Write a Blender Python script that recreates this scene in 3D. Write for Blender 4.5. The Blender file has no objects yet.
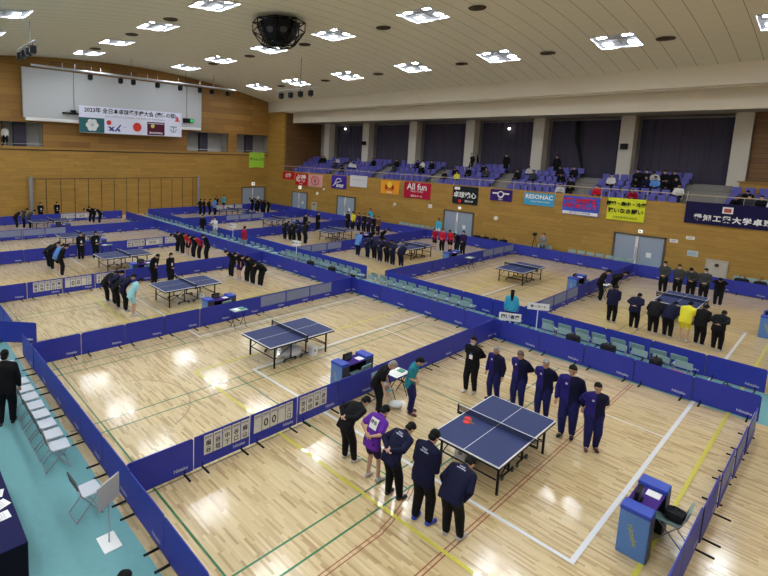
import bpy, bmesh, math, random
from mathutils import Vector, Matrix
from mathutils.bvhtree import BVHTree
random.seed(7)
PI = math.pi
C = bpy.context.scene.collection
R = math.radians
sc = bpy.context.scene

# ------------------------------------------------------------------ materials
def new_mat(name):
    m = bpy.data.materials.new(name); m.use_nodes = True
    nt = m.node_tree; b = nt.nodes['Principled BSDF']
    return m, nt, b
def mat(name, col, rough=.6, metal=0., emit=None, estr=1., coat=0., alpha=1., var=0.):
    m, nt, b = new_mat(name)
    if rough >= .6 or name.startswith('black'): b.inputs['Specular IOR Level'].default_value = .15
    b.inputs['Base Color'].default_value = (*col, 1)
    b.inputs['Roughness'].default_value = rough
    b.inputs['Metallic'].default_value = metal
    b.inputs['Coat Weight'].default_value = coat
    if var:
        tc = nt.nodes.new('ShaderNodeTexCoord'); n = nt.nodes.new('ShaderNodeTexNoise'); n.inputs['Scale'].default_value = 9
        n.inputs['Detail'].default_value = 4
        mr = nt.nodes.new('ShaderNodeMapRange'); mr.inputs['To Min'].default_value = 1 - var; mr.inputs['To Max'].default_value = 1 + var
        hs = nt.nodes.new('ShaderNodeHueSaturation'); hs.inputs['Color'].default_value = (*col, 1)
        nt.links.new(tc.outputs['Object'], n.inputs['Vector']); nt.links.new(n.outputs['Fac'], mr.inputs['Value'])
        nt.links.new(mr.outputs['Result'], hs.inputs['Value']); nt.links.new(hs.outputs['Color'], b.inputs['Base Color'])
    if emit:
        b.inputs['Emission Color'].default_value = (*emit, 1); b.inputs['Emission Strength'].default_value = estr
    if alpha < 1:
        b.inputs['Alpha'].default_value = alpha
    return m
def plank_mat(name, ua, va, w, l, cols, rough, coat=0., bump=0., noise=.25, spec=.5, joint=0.):
    """boards running along axis ua (0,1,2), rows stacked along va; w row width, l board length"""
    m, nt, b = new_mat(name)
    N = nt.nodes.new; Lk = nt.links.new
    tc = N('ShaderNodeTexCoord'); sp = N('ShaderNodeSeparateXYZ'); Lk(tc.outputs['Object'], sp.inputs[0])
    def M(op, a, b_=None):
        n = N('ShaderNodeMath'); n.operation = op
        for i, v in enumerate((a, b_)):
            if v is None: continue
            if isinstance(v, (int, float)): n.inputs[i].default_value = v
            else: Lk(v, n.inputs[i])
        return n.outputs[0]
    U, V = sp.outputs[ua], sp.outputs[va]
    vr = M('DIVIDE', V, w); row = M('FLOOR', vr)
    wn = N('ShaderNodeTexWhiteNoise'); wn.noise_dimensions = '1D'; Lk(row, wn.inputs['W'])
    ur = M('ADD', M('DIVIDE', U, l), M('MULTIPLY', wn.outputs['Value'], 7.3)); cell = M('FLOOR', ur)
    cb = N('ShaderNodeCombineXYZ'); Lk(row, cb.inputs[0]); Lk(cell, cb.inputs[1])
    w2 = N('ShaderNodeTexWhiteNoise'); w2.noise_dimensions = '2D'; Lk(cb.outputs[0], w2.inputs['Vector'])
    # grain
    sc_ = N('ShaderNodeCombineXYZ'); Lk(M('MULTIPLY', U, 1.2), sc_.inputs[0]); Lk(M('MULTIPLY', V, 14), sc_.inputs[1]); Lk(M('MULTIPLY', w2.outputs['Value'], 30), sc_.inputs[2])
    nz = N('ShaderNodeTexNoise'); nz.inputs['Scale'].default_value = 1.6; nz.inputs['Detail'].default_value = 3; Lk(sc_.outputs[0], nz.inputs['Vector'])
    fac = M('ADD', M('MULTIPLY', w2.outputs['Value'], 1 - noise), M('MULTIPLY', nz.outputs['Fac'], noise))
    cr = N('ShaderNodeValToRGB'); cr.color_ramp.elements[0].position = cols[0][0]; cr.color_ramp.elements[0].color = (*cols[0][1], 1)
    cr.color_ramp.elements[1].position = cols[-1][0]; cr.color_ramp.elements[1].color = (*cols[-1][1], 1)
    for p, c in cols[1:-1]:
        e = cr.color_ramp.elements.new(p); e.color = (*c, 1)
    Lk(fac, cr.inputs[0]); out = cr.outputs[0]
    if joint:
        fr = M('FRACT', vr); g = M('LESS_THAN', fr, joint)
        mx = N('ShaderNodeMix'); mx.data_type = 'RGBA'; Lk(M('MULTIPLY', g, .7), mx.inputs[0]); Lk(out, mx.inputs[6])
        mx.inputs[7].default_value = (*[c * .35 for c in cols[0][1]], 1); out = mx.outputs[2]
    Lk(out, b.inputs['Base Color'])
    b.inputs['Roughness'].default_value = rough; b.inputs['Coat Weight'].default_value = coat; b.inputs['Coat Roughness'].default_value = .12
    b.inputs['Specular IOR Level'].default_value = spec
    if bump:
        n2 = N('ShaderNodeTexNoise'); n2.inputs['Scale'].default_value = .9; n2.inputs['Detail'].default_value = 1
        s3 = N('ShaderNodeCombineXYZ'); Lk(M('MULTIPLY', U, 3.), s3.inputs[0]); Lk(M('ADD', M('MULTIPLY', V, 9.), M('MULTIPLY', w2.outputs['Value'], .6)), s3.inputs[1])
        Lk(s3.outputs[0], n2.inputs['Vector'])
        bp = N('ShaderNodeBump'); bp.inputs['Strength'].default_value = bump; bp.inputs['Distance'].default_value = .004
        Lk(n2.outputs['Fac'], bp.inputs['Height']); Lk(bp.outputs[0], b.inputs['Normal']); Lk(bp.outputs[0], b.inputs['Coat Normal'])
    return m
floor_cols = [(0., (.20, .12, .045)), (.16, (.40, .27, .125)), (.40, (.57, .43, .22)), (.75, (.65, .51, .28)), (1., (.72, .585, .345))]
M_FLOOR = plank_mat('maple_floor', 0, 1, .052, .48, floor_cols, .34, coat=.8, bump=.07, noise=.35)
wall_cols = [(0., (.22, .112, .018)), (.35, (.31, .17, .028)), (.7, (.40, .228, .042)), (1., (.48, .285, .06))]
M_WALLX = plank_mat('wood_wall_end', 1, 2, .30, 1.8, wall_cols, .6, noise=.75, joint=.03)
M_WALLY = plank_mat('wood_wall_side', 0, 2, .30, 1.8, wall_cols, .6, noise=.75, joint=.03)
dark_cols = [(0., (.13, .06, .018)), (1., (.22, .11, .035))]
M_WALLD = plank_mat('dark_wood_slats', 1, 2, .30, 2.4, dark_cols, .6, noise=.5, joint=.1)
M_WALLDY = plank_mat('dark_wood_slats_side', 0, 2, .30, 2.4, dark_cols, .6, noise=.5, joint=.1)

def ceil_mat():
    m, nt, b = new_mat('ceiling_panels'); N = nt.nodes.new; Lk = nt.links.new
    tc = N('ShaderNodeTexCoord'); sp = N('ShaderNodeSeparateXYZ'); Lk(tc.outputs['Object'], sp.inputs[0])
    def M(op, a, b_=None):
        n = N('ShaderNodeMath'); n.operation = op
        for i, v in enumerate((a, b_)):
            if v is None: continue
            if isinstance(v, (int, float)): n.inputs[i].default_value = v
            else: Lk(v, n.inputs[i])
        return n.outputs[0]
    gx = M('LESS_THAN', M('FRACT', M('DIVIDE', M('ADD', sp.outputs[0], 40.05), .92)), .035)
    gy = M('LESS_THAN', M('FRACT', M('DIVIDE', M('ADD', sp.outputs[1], 40), .92)), .02)
    g = M('MAXIMUM', gx, M('MULTIPLY', gy, .3))
    nz = N('ShaderNodeTexNoise'); nz.inputs['Scale'].default_value = .35; Lk(tc.outputs['Object'], nz.inputs['Vector'])
    mx = N('ShaderNodeMix'); mx.data_type = 'RGBA'; Lk(g, mx.inputs[0]); mx.inputs[6].default_value = (.76, .74, .66, 1); mx.inputs[7].default_value = (.34, .31, .27, 1)
    Lk(mx.outputs[2], b.inputs['Base Color']); b.inputs['Roughness'].default_value = .9
    return m
M_CEIL = ceil_mat()
M_BEAM = mat('cream_plaster', (.70, .65, .56), .85, var=.03)
M_PILLAR = mat('pillar_concrete', (.58, .55, .49), .85, var=.05)
M_SOFFIT = mat('soffit_grey', (.36, .345, .32), .9)
M_GREYWALL = mat('grey_recess', (.33, .33, .32), .8)
M_CURTAIN = mat('curtain_plum', (.065, .058, .088), .95)
M_CONC = mat('gallery_concrete', (.22, .21, .20), .85, var=.1)
M_TEAL = mat('teal_sheet', (.15, .345, .37), .62, var=.07)
M_BLUE = mat('barrier_blue', (.015, .026, .32), .55, var=.05)
M_BLUED = mat('barrier_trim', (.006, .008, .07), .5)
M_WHITE = mat('white', (.78, .78, .78), .5)
M_LOGO = mat('logo_white', (.45, .47, .62), .5)
M_CARD = mat('card_beige', (.62, .60, .56), .6)
M_CARDB = mat('card_back', (.20, .23, .36), .6)
M_INK = mat('ink', (.012, .012, .014), .6)
M_BLACK = mat('black_metal', (.007, .007, .009), .5)
M_DKGREY = mat('dark_grey', (.05, .05, .055), .5)
M_GREY = mat('mid_grey', (.25, .25, .27), .5)
M_STEEL = mat('steel_tube', (.45, .46, .48), .35, .8)
M_TABLE = mat('table_blue', (.022, .036, .125), .55, var=.03)
M_TABLE.node_tree.nodes['Principled BSDF'].inputs['Specular IOR Level'].default_value = .3
M_LINE = mat('table_line_white', (.75, .76, .8), .45)
M_NET = mat('net_mesh', (.01, .013, .04), .8, alpha=.72)
M_RED = mat('racket_red', (.62, .03, .02), .5)
M_CHAIRS = mat('chair_seat_grey', (.50, .54, .62), .5)
M_CHAIRT = mat('chair_seat_teal', (.20, .32, .32), .5)
M_SEAT = mat('gallery_seat_blue', (.09, .085, .38), .5)
M_LBLUE = mat('box_light_blue', (.085, .20, .48), .5)
M_RBLUE = mat('box_royal_blue', (.02, .06, .42), .45)
M_PURPLE = mat('purple_cloth', (.055, .02, .20), .7)
M_YEL = mat('lettering_yellow', (.42, .42, .03), .5)
M_NAVY = mat('navy_cloth', (.009, .009, .065), .7)
M_DOOR = mat('door_grey_blue', (.28, .33, .42), .45)
M_DOORF = mat('door_frame', (.10, .075, .05), .5)
M_LAMP = mat('lamp_glow', (1, 1, 1), .5, emit=(.90, .95, 1.), estr=112.)
M_TRAY = mat('lamp_reflector', (.42, .42, .45), .6)
M_TRAYS = mat('lamp_side_reflector', (.7, .72, .76), .35, .6)
M_TRAYP = mat('lamp_centre_plate', (.42, .42, .44), .5)
M_LAMPS = mat('lamp_side_glow', (1, 1, 1), .5, emit=(.90, .95, 1.), estr=3.2)
M_VENT = mat('vent_brown', (.07, .05, .035), .6)
M_SCREEN = mat('screen_grey', (.47, .49, .52), .5, var=.04)
M_SIGNW = mat('lit_sign_white', (.8, .8, .8), .5, emit=(1, 1, .9), estr=.7)
M_SIGNG = mat('lit_sign_green', (.02, .3, .08), .5, emit=(.05, .6, .2), estr=.5)
def line_mat(name, col):
    return mat(name, col, .3, coat=.5)
ML_W = line_mat('line_white', (.72, .74, .78)); ML_G = line_mat('line_green', (.015, .16, .06)); ML_Y = line_mat('line_yellow', (.62, .56, .06)); ML_R = line_mat('line_red', (.28, .06, .03))
ML_RB = line_mat('line_brown', (.40, .25, .15)); ML_D = line_mat('line_dark', (.13, .13, .08))

# ------------------------------------------------------------------ mesh helpers
class MB:
    def __init__(s): s.v = []; s.f = []; s.m = []; s.mats = []; s.smooth = []
    def mi(s, m):
        if m not in s.mats: s.mats.append(m)
        return s.mats.index(m)
    def add(s, vs, fs, m, T=None, smooth=False):
        o = len(s.v); k = s.mi(m)
        for p in vs:
            p = Vector(p); s.v.append(tuple(T @ p) if T else tuple(p))
        for f in fs: s.f.append(tuple(i + o for i in f)); s.m.append(k); s.smooth.append(smooth)
    def box(s, a, b, m, T=None):
        x0, y0, z0 = a; x1, y1, z1 = b
        vs = [(x0, y0, z0), (x1, y0, z0), (x1, y1, z0), (x0, y1, z0), (x0, y0, z1), (x1, y0, z1), (x1, y1, z1), (x0, y1, z1)]
        s.add(vs, [(0, 3, 2, 1), (4, 5, 6, 7), (0, 1, 5, 4), (1, 2, 6, 5), (2, 3, 7, 6), (3, 0, 4, 7)], m, T)
    def bbox(s, a, b, m, r=.01, T=None):
        """bevelled box: chamfered all round"""
        x0, y0, z0 = a; x1, y1, z1 = b
        bm = bmesh.new(); bmesh.ops.create_cube(bm, size=1)
        for v in bm.verts: v.co = Vector(((x0 + x1) / 2 + v.co.x * (x1 - x0), (y0 + y1) / 2 + v.co.y * (y1 - y0), (z0 + z1) / 2 + v.co.z * (z1 - z0)))
        bmesh.ops.bevel(bm, geom=bm.edges[:], offset=r, segments=2, affect='EDGES', profile=.6)
        bm.verts.index_update(); s.add([v.co[:] for v in bm.verts], [tuple(v.index for v in f.verts) for f in bm.faces], m, T); bm.free()
    def quad(s, p, m, T=None): s.add(p, [tuple(range(len(p)))], m, T)
    def tube(s, pts, r, m, n=6, T=None, closed=False, caps=True):
        pts = [Vector(p) for p in pts]; rs = r if isinstance(r, (list, tuple)) else [r] * len(pts)
        vs = []; fs = []; up = Vector((0, 0, 1)); L = len(pts); pa = None
        for i, p in enumerate(pts):
            if closed: d = pts[(i + 1) % L] - pts[i - 1]
            else: d = pts[min(i + 1, L - 1)] - pts[max(i - 1, 0)]
            d.normalize()
            a = pa - d * pa.dot(d) if pa is not None else d.cross(up if abs(d.z) < .9 else Vector((1, 0, 0)))
            a.normalize(); pa = a; b = d.cross(a)
            for k in range(n):
                t = 2 * PI * k / n; vs.append(p + (a * math.cos(t) + b * math.sin(t)) * rs[i])
        for i in range(L if closed else L - 1):
            j = (i + 1) % L
            for k in range(n): fs.append((i * n + k, i * n + (k + 1) % n, j * n + (k + 1) % n, j * n + k))
        if not closed and caps: fs.append(tuple(range(n))[::-1]); fs.append(tuple((L - 1) * n + k for k in range(n)))
        s.add(vs, fs, m, T, smooth=n > 6)
    def cyl(s, c, r, z0, z1, m, n=16, r1=None, T=None):
        r1 = r if r1 is None else r1
        vs = [(c[0] + r * math.cos(2 * PI * k / n), c[1] + r * math.sin(2 * PI * k / n), z0) for k in range(n)] + [(c[0] + r1 * math.cos(2 * PI * k / n), c[1] + r1 * math.sin(2 * PI * k / n), z1) for k in range(n)]
        s.add(vs, [(k, (k + 1) % n, n + (k + 1) % n, n + k) for k in range(n)] + [tuple(range(n))[::-1], tuple(range(n, 2 * n))], m, T)
    def sph(s, c, r, m, n=10, T=None):
        rx, ry, rz = r if isinstance(r, (list, tuple)) else (r, r, r); vs = [(c[0], c[1], c[2] + rz)]; h = n // 2
        for i in range(1, h):
            t = PI * i / h
            for k in range(n): vs.append((c[0] + rx * math.sin(t) * math.cos(2 * PI * k / n), c[1] + ry * math.sin(t) * math.sin(2 * PI * k / n), c[2] + rz * math.cos(t)))
        vs.append((c[0], c[1], c[2] - rz)); fs = [(0, 1 + k, 1 + (k + 1) % n) for k in range(n)]
        for i in range(h - 2):
            for k in range(n): a = 1 + i * n + k; b = 1 + i * n + (k + 1) % n; fs.append((a, a + n, b + n, b))
        l = len(vs) - 1; o = 1 + (h - 2) * n; fs += [(o + k, l, o + (k + 1) % n) for k in range(n)]
        s.add(vs, fs, m, T, smooth=True)
    def mesh(s, name):
        me = bpy.data.meshes.new(name); me.from_pydata(s.v, [], s.f)
        for m in s.mats: me.materials.append(m)
        me.polygons.foreach_set('material_index', s.m); me.polygons.foreach_set('use_smooth', s.smooth); me.update()
        return me
    def obj(s, name, parent=None, **k): return mk(name, s.mesh(name), parent, **k)
def mk(name, me, parent=None, loc=None, rz=None):
    o = bpy.data.objects.new(name, me); C.objects.link(o)
    if parent: o.parent = parent
    if loc: o.location = loc
    if rz is not None: o.rotation_euler = (0, 0, rz)
    return o
def tag(o, label, cat, group=None, kind=None):
    o['label'] = label; o['category'] = cat
    if group: o['group'] = group
    if kind: o['kind'] = kind
    return o
def thing(name, label, cat, loc=(0, 0, 0), rz=0, group=None):
    return tag(mk(name, None, None, loc, rz), label, cat, group)
def struct(name, mb, parent=None):
    o = mb.obj(name, parent)
    o['kind'] = 'structure'
    return o
def copy_tree(o, parent=None):
    c = o.copy(); C.objects.link(c)
    if parent: c.parent = parent
    for ch in o.children: copy_tree(ch, c)
    return c
ORD = ['first', 'second', 'third', 'fourth', 'fifth', 'sixth', 'seventh', 'eighth', 'ninth', 'tenth', 'eleventh', 'twelfth', 'thirteenth', 'fourteenth', 'fifteenth'] + ['%dth' % i for i in range(16, 90)]
def text_mesh(body, size, m, align='CENTER', bold=0., name='lettering', ex=0.):
    cu = bpy.data.curves.new('t', 'FONT'); cu.body = body; cu.size = size; cu.align_x = align; cu.align_y = 'CENTER'; cu.offset = bold; cu.extrude = ex
    cu.resolution_u = 2
    o = bpy.data.objects.new('t', cu); C.objects.link(o)
    dg = bpy.context.evaluated_depsgraph_get(); me = bpy.data.meshes.new_from_object(o.evaluated_get(dg)); me.name = name
    bpy.data.objects.remove(o); bpy.data.curves.remove(cu)
    me.materials.clear(); me.materials.append(m)
    return me
def text_into(mb, body, size, m, T, bold=0., align='CENTER'):
    me = text_mesh(body, size, m, align, bold)
    mb.add([v.co[:] for v in me.vertices], [tuple(p.vertices) for p in me.polygons], m, T)
    bpy.data.meshes.remove(me)
def frame_T(origin, right, up):
    """matrix mapping local x->right, y->up, z->right x up"""
    r = Vector(right).normalized(); u = Vector(up).normalized(); n = r.cross(u)
    M = Matrix((r, u, n)).transposed().to_4x4(); M.translation = Vector(origin); return M

# ------------------------------------------------------------------ room shell
XL, XR, YN, YS = -42.0, 16.0, -22.0, 25.7      # end wall, far right wall, near wall, side wall under the gallery
XG = -39.1                                      # start of the gallery opening
GY1, GYB = 27.0, 31.6                           # lower beam, back of the gallery
GZ = 4.38
def cz(y): return 14.18 - .0062 * (y - 8) ** 2

mb = MB(); mb.quad([(XL - 2, YN - 2, 0), (XR + 2, YN - 2, 0), (XR + 2, YS + 4, 0), (XL - 2, YS + 4, 0)], M_FLOOR)
floor = struct('floor', mb)
def court_line(m, pts, w, name='court_line'):
    mb = MB(); P = [Vector((*p, .0015)) for p in pts]; vs = []
    for i, p in enumerate(P):
        d = (P[min(i + 1, len(P) - 1)] - P[max(i - 1, 0)]).normalized(); n = Vector((-d.y, d.x, 0)) * w / 2
        e = d * (w / 2) if len(P) == 2 else Vector((0, 0, 0))
        if i == 0: p = p - e
        if i == len(P) - 1: p = p + e
        vs += [p + n, p - n]
    mb.add(vs, [(2 * i, 2 * i + 1, 2 * i + 3, 2 * i + 2) for i in range(len(P) - 1)], m)
    for v in range(len(mb.v)): mb.v[v] = (mb.v[v][0], mb.v[v][1], court_line.z)
    court_line.z += .00012
    return struct(name, mb, floor)
court_line.z = .001
def arc(cx, cy, r, a0, a1, n=40): return [(cx + r * math.cos(R(a0 + (a1 - a0) * i / n)), cy + r * math.sin(R(a0 + (a1 - a0) * i / n))) for i in range(n + 1)]
# faint lines first, strong last
court_line(ML_RB, arc(-6.95, -5.5, 1.5, 20, 160), .045)
court_line(ML_RB, arc(-13.4, 3.5, 1.5, 0, 360), .04)
court_line(ML_RB, arc(-8.2, 5.5, 1.2, 0, 180), .03)
for dx in (0, .075):
    court_line(ML_R, [(.77 + dx, -6.9), (.77 + dx, 7.0)], .022)
    court_line(ML_R if dx else ML_R, [(-.2 + dx, -6.9), (-.2 + dx, -3.7)] + arc(-6.0, -4.4, 5.83 + dx, 7, 22)[1:], .02)
for k in range(0, 4):
    x1 = -.57 - 9.29 * k; x0 = x1 - 6.13
    for x in (x1, x1 - .475, x0, x0 + .475): court_line(ML_G if k in (0, 1) else ML_D, [(x, -7.05), (x, 6.35)], .04)
    for y in (-6.37, -2.37, 1.67, 5.60, 6.35): court_line(ML_G if k in (0, 1) else ML_D, [(x0, y), (x1, y)], .04)
    court_line(ML_D, [(x0 + 3.06, -7.05), (x0 + 3.06, -2.37)], .035)
    court_line(ML_D, [(x0 + 3.06, 1.67), (x0 + 3.06, 6.35)], .035)
    for x in (x1, x1 - .475, x0, x0 + .475): court_line(ML_D, [(x, 10.2), (x, 23.6)], .04)
    for y in (10.95, 14.9, 18.9, 22.9): court_line(ML_D, [(x0, y), (x1, y)], .04)
court_line(ML_G, [(-42, -6.38), (4, -6.38)], .03)
for x in (-7.75, 3.03): court_line(ML_Y, [(x, -3.2), (x, 20.5)], .075)
for x in (-23.7, -13.0): court_line(ML_Y, [(x, -3.2), (x, 20.5)], .06)
court_line(ML_Y, [(-7.75, -3.2), (3.03, -3.2)], .075); court_line(ML_Y, [(-23.7, -3.2), (-13, -3.2)], .06)
court_line(ML_W, [(-6.83, 4.4), (2.27, 4.25)], .05)
for x in (-6.83, 2.27): court_line(ML_W, [(x, -1.68), (x, 16.35)], .085)
court_line(ML_W, [(-6.83, -1.68), (2.27, -1.68)], .085); court_line(ML_W, [(-6.83, 16.35), (2.27, 16.35)], .06)
for k in (1, 2, 3):
    a = 2.27 - 12.4 * k; b_ = a - 9.1
    if k < 4: court_line(ML_W, [(a, -1.68), (a, 16.3)], .06); court_line(ML_W, [(b_, -1.68), (b_, 16.3)], .06); court_line(ML_W, [(b_, -1.68), (a, -1.68)], .06)

# teal sheets
mb = MB(); mb.box((-43.0 + 1, -21.9, .002), (5.9, -7.14, .006), M_TEAL)
tag(mb.obj('floor_sheet'), 'pale teal protective floor sheet under the chairs at the left edge', 'floor sheet')
mb = MB(); mb.box((-39.5, 7.12, .002), (4.15, 9.62, .006), M_TEAL)
tag(mb.obj('floor_sheet'), 'pale teal protective floor sheet in the aisle between the two court rows', 'floor sheet')
mb = MB(); mb.box((-41.9, 24.05, .002), (6.0, 25.6, .006), M_TEAL)
tag(mb.obj('floor_sheet'), 'pale teal protective floor sheet along the wall below the banners', 'floor sheet')

# end wall (x = XL) with three openings
wins = [(-7.5, -3.2), (-2.05, 1.17), (15.0, 20.1), (21.25, 26.05)]
WZ0, WZ1 = 6.34, 8.38
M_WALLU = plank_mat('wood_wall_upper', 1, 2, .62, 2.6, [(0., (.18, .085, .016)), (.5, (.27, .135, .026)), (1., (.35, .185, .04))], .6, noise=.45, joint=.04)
mb = MB()
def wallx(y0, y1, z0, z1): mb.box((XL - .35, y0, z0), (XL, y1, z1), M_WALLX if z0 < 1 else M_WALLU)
wallx(YN, 33, 0, WZ0)
ys = [YN] + [v for w in wins for v in w] + [33]
for i in range(0, len(ys), 2): wallx(ys[i], ys[i + 1], WZ0, WZ1)
wallx(YN, 33, WZ1, 15)
struct('wall_end', mb)
for i, (a, b_) in enumerate(wins):
    mb = MB(); mb.box((XL - 1.6, a - .3, WZ0 - .3), (XL - 1.5, b_ + .3, WZ1 + .3), M_GREYWALL)
    mb.box((XL - 1.6, a - .3, WZ0 - .2), (XL - .35, b_ + .3, WZ0 - .02), M_SOFFIT); mb.box((XL - 1.6, a - .3, WZ1), (XL - .35, b_ + .3, WZ1 + .1), M_SOFFIT)
    mb.box((XL - 1.5, a - .3, WZ0), (XL - .35, a - .02, WZ1), M_SOFFIT); mb.box((XL - 1.5, b_ + .02, WZ0), (XL - .35, b_ + .3, WZ1), M_SOFFIT)
    w = struct('window_%d' % (i + 1), mb)
    mb = MB(); c = (a + b_) / 2; wd = .55
    mb.box((XL - 1.4, c - wd * .2 - .35, WZ0), (XL - 1.0, c + wd * 1.1 - .1, WZ1), M_CURTAIN)
    if i >= 1: mb.box((XL - 1.4, a, WZ0), (XL - .9, a + .35, WZ1), M_DKGREY)
    o = mb.obj('column', w); o['kind'] = 'structure'
    mb = MB(); mb.tube([(XL - .15, a, WZ0 + .22), (XL - .15, b_, WZ0 + .22)], .03, M_STEEL); o = mb.obj('railing', w); o['kind'] = 'structure'
mb = MB(); mb.box((XL, YN, 6.02), (XL + .05, YS, 6.12), M_VENT); struct('trim_1', mb)
# side wall below the gallery, full height at its left end
mb = MB()
mb.box((XL - .3, YS, 0), (XR, YS + .3, GZ), M_WALLY); mb.box((XL - .3, YS, GZ), (XG, YS + .3, 12.6), M_WALLY)
struct('wall_gallery', mb)
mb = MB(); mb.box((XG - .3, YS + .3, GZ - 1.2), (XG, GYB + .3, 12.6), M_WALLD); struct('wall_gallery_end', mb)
mb = MB(); mb.box((XG, YS - .02, GZ), (XR, YS + .32, GZ + .06), M_BEAM if False else M_WALLY); struct('trim_2', mb)
# unseen walls closing the hall
mb = MB(); mb.box((XR, YN, 0), (XR + .3, 33, 15), M_WALLX); struct('wall_right', mb)
mb = MB(); mb.box((XL, YN - .3, 0), (XR, YN, 15), M_WALLY); struct('wall_near', mb)
mb = MB(); mb.box((XG, GYB, 3), (XR, GYB + .3, 12.6), M_SOFFIT); struct('wall_gallery_back', mb)

# ceiling with holes for the light trays
LX = [-4.95 - 6.62 * k for k in range(-3, 6)]; LYS = [-20.6, -12.6, -4.5, 3.65, 12.35, 20.7]
LX[-1] = -37.35
HX, HY = 1.0, .95
def lwx(x): return .98
xs = sorted(set([XL - .3, XR + .3] + [x + s * HX for x in LX for s in (-1, 1)]))
yy = set([YN - .3, 26.0]); [yy.add(y + s * HY) for y in LYS for s in (-1, 1)]
y = YN
while y < 26: yy.add(round(y, 2)); y += 1.
yy = sorted(yy); yy = [v for v in yy if v >= YN - .3]
mb = MB(); vi = {}
def vid(i, j):
    if (i, j) not in vi: vi[(i, j)] = len(mb.v); mb.v.append((xs[i], yy[j], cz(yy[j])))
    return vi[(i, j)]
k = mb.mi(M_CEIL)
for i in range(len(xs) - 1):
    for j in range(len(yy) - 1):
        cx, cy = (xs[i] + xs[i + 1]) / 2, (yy[j] + yy[j + 1]) / 2
        if any(abs(cx - x) < HX for x in LX) and any(abs(cy - y) < HY for y in LYS): continue
        mb.f.append((vid(i, j), vid(i, j + 1), vid(i + 1, j + 1), vid(i + 1, j))); mb.m.append(k); mb.smooth.append(True)
struct('ceiling', mb)
# beams above the gallery
mb = MB(); mb.box((XL, 25.6, 11.1), (XR, 25.9, 12.4), M_BEAM); struct('trim_3', mb)
mb = MB(); mb.box((XG, 25.9, 11.0), (XR, 27.3, 11.15), M_BEAM); struct('trim_4', mb)
mb = MB(); mb.add([(XG, 27.0, 9.9), (XR, 27.0, 9.9), (XR, 27.0, 11.1), (XG, 27.0, 11.1), (XG, 27.3, 9.9), (XR, 27.3, 9.9), (XR, 27.3, 11.1), (XG, 27.3, 11.1)],
    [(0, 1, 2, 3), (4, 7, 6, 5), (0, 4, 5, 1), (0, 3, 7, 4)], M_BEAM); struct('trim_5', mb)
mb = MB(); mb.box((XG, 27.3, 9.95), (XR, GYB, 10.05), M_SOFFIT); struct('trim_6', mb)
PX = [-36.95, -31.05, -25.0, -18.95, -13.05, -7.0, -.95]
for i, x in enumerate(PX):
    mb = MB(); mb.box((x, 30.0, 3.6), (x + .85, 30.9, 10.0), M_PILLAR); struct('trim_%d' % (i + 7), mb)
# window bays with curtains
def curtain(x0, x1, z0, z1, label):
    mb = MB(); n = int((x1 - x0) / .11); vs = []
    for i in range(n + 1):
        x = x0 + (x1 - x0) * i / n; d = .06 * math.sin(i * 1.35) + .03 * math.sin(i * .41)
        for z in (z0, z1): vs.append((x, 31.25 + d, z))
    mb.add(vs, [(2 * i, 2 * i + 2, 2 * i + 3, 2 * i + 1) for i in range(n)], M_CURTAIN, smooth=True)
    mb.add([(v[0], v[1] + .02, v[2]) for v in vs], [(2 * i, 2 * i + 1, 2 * i + 3, 2 * i + 2) for i in range(n)], M_CURTAIN, smooth=True)
    t = tag(mb.obj('curtain'), label, 'curtain', 'plum curtains behind the gallery')
    mb = MB(); mb.box((x0, 31.1, z1), (x1, 31.4, z1 + .08), M_GREY); mb.obj('curtain_rail', t)
for i in range(len(PX) - 1):
    nm = ['leftmost plum curtain between the first two gallery pillars', 'plum curtain in the second gallery bay from the left', 'plum curtain in the third gallery bay from the left', 'plum curtain in the fourth gallery bay from the left', 'plum curtain in the fifth bay, above the blue banner with red letters', 'rightmost plum curtain, in the bay above the yellow banner'][i]
    curtain(PX[i] + .95, PX[i + 1] - .1, 4.6, 9.75, nm)
def drape(x, label, z1=9.7):
    mb = MB(); mb.tube([(x, 30.9, z1), (x + .05, 30.88, 8.2), (x + .5, 30.85, 6.6), (x + .75, 30.85, 5.6)], [.16, .14, .1, .06], mat('dark_drape', (.015, .02, .02), .9), 8)
    tag(mb.obj('tied_drape'), label, 'drape')
drape(-18.6, 'narrow dark tied drape hanging beside the fourth gallery pillar'); drape(-10.1, 'narrow dark tied drape hanging in the middle of the fifth gallery bay')
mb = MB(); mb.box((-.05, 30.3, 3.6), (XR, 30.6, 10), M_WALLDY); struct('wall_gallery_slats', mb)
mb = MB(); mb.box((-.2, 28.9, 3.6), (8, 29.1, 5.75), M_WALLY); mb.box((-.3, 28.8, 5.75), (8, 29.2, 5.82), M_WALLY); struct('trim_14', mb)

# gallery terraces
ROWS = [(26.75, 4.32), (27.55, 4.66), (28.35, 5.06), (29.15, 5.45), (29.9, 5.74)]
mb = MB(); mb.box((XG, YS + .3, 3.0), (XR, 27.1, 3.97), M_CONC)
for i, (y, z) in enumerate(ROWS[1:]): mb.box((XG, y - .45, 3.0), (XR, (ROWS[i + 2][0] - .45) if i < 3 else GYB, z - .33), M_CONC)
struct('floor_gallery', mb)
# gallery rail
t = thing('gallery_railing', 'long beige handrail on the gallery edge above the banners', 'railing', (0, 0, 0))
mb = MB(); mb.tube([(XG, YS + .12, 4.98), (XR, YS + .12, 4.98)], .03, mat('rail_beige', (.45, .37, .24), .5)); mb.obj('handrail', t)
for i in range(38):
    mb = MB(); x = XG + .5 + i * 1.15
    if x < 4: mb.tube([(x, YS + .12, GZ + .05), (x, YS + .12, 4.98)], .014, M_GREY, 5); mb.obj('post', t)
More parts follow.
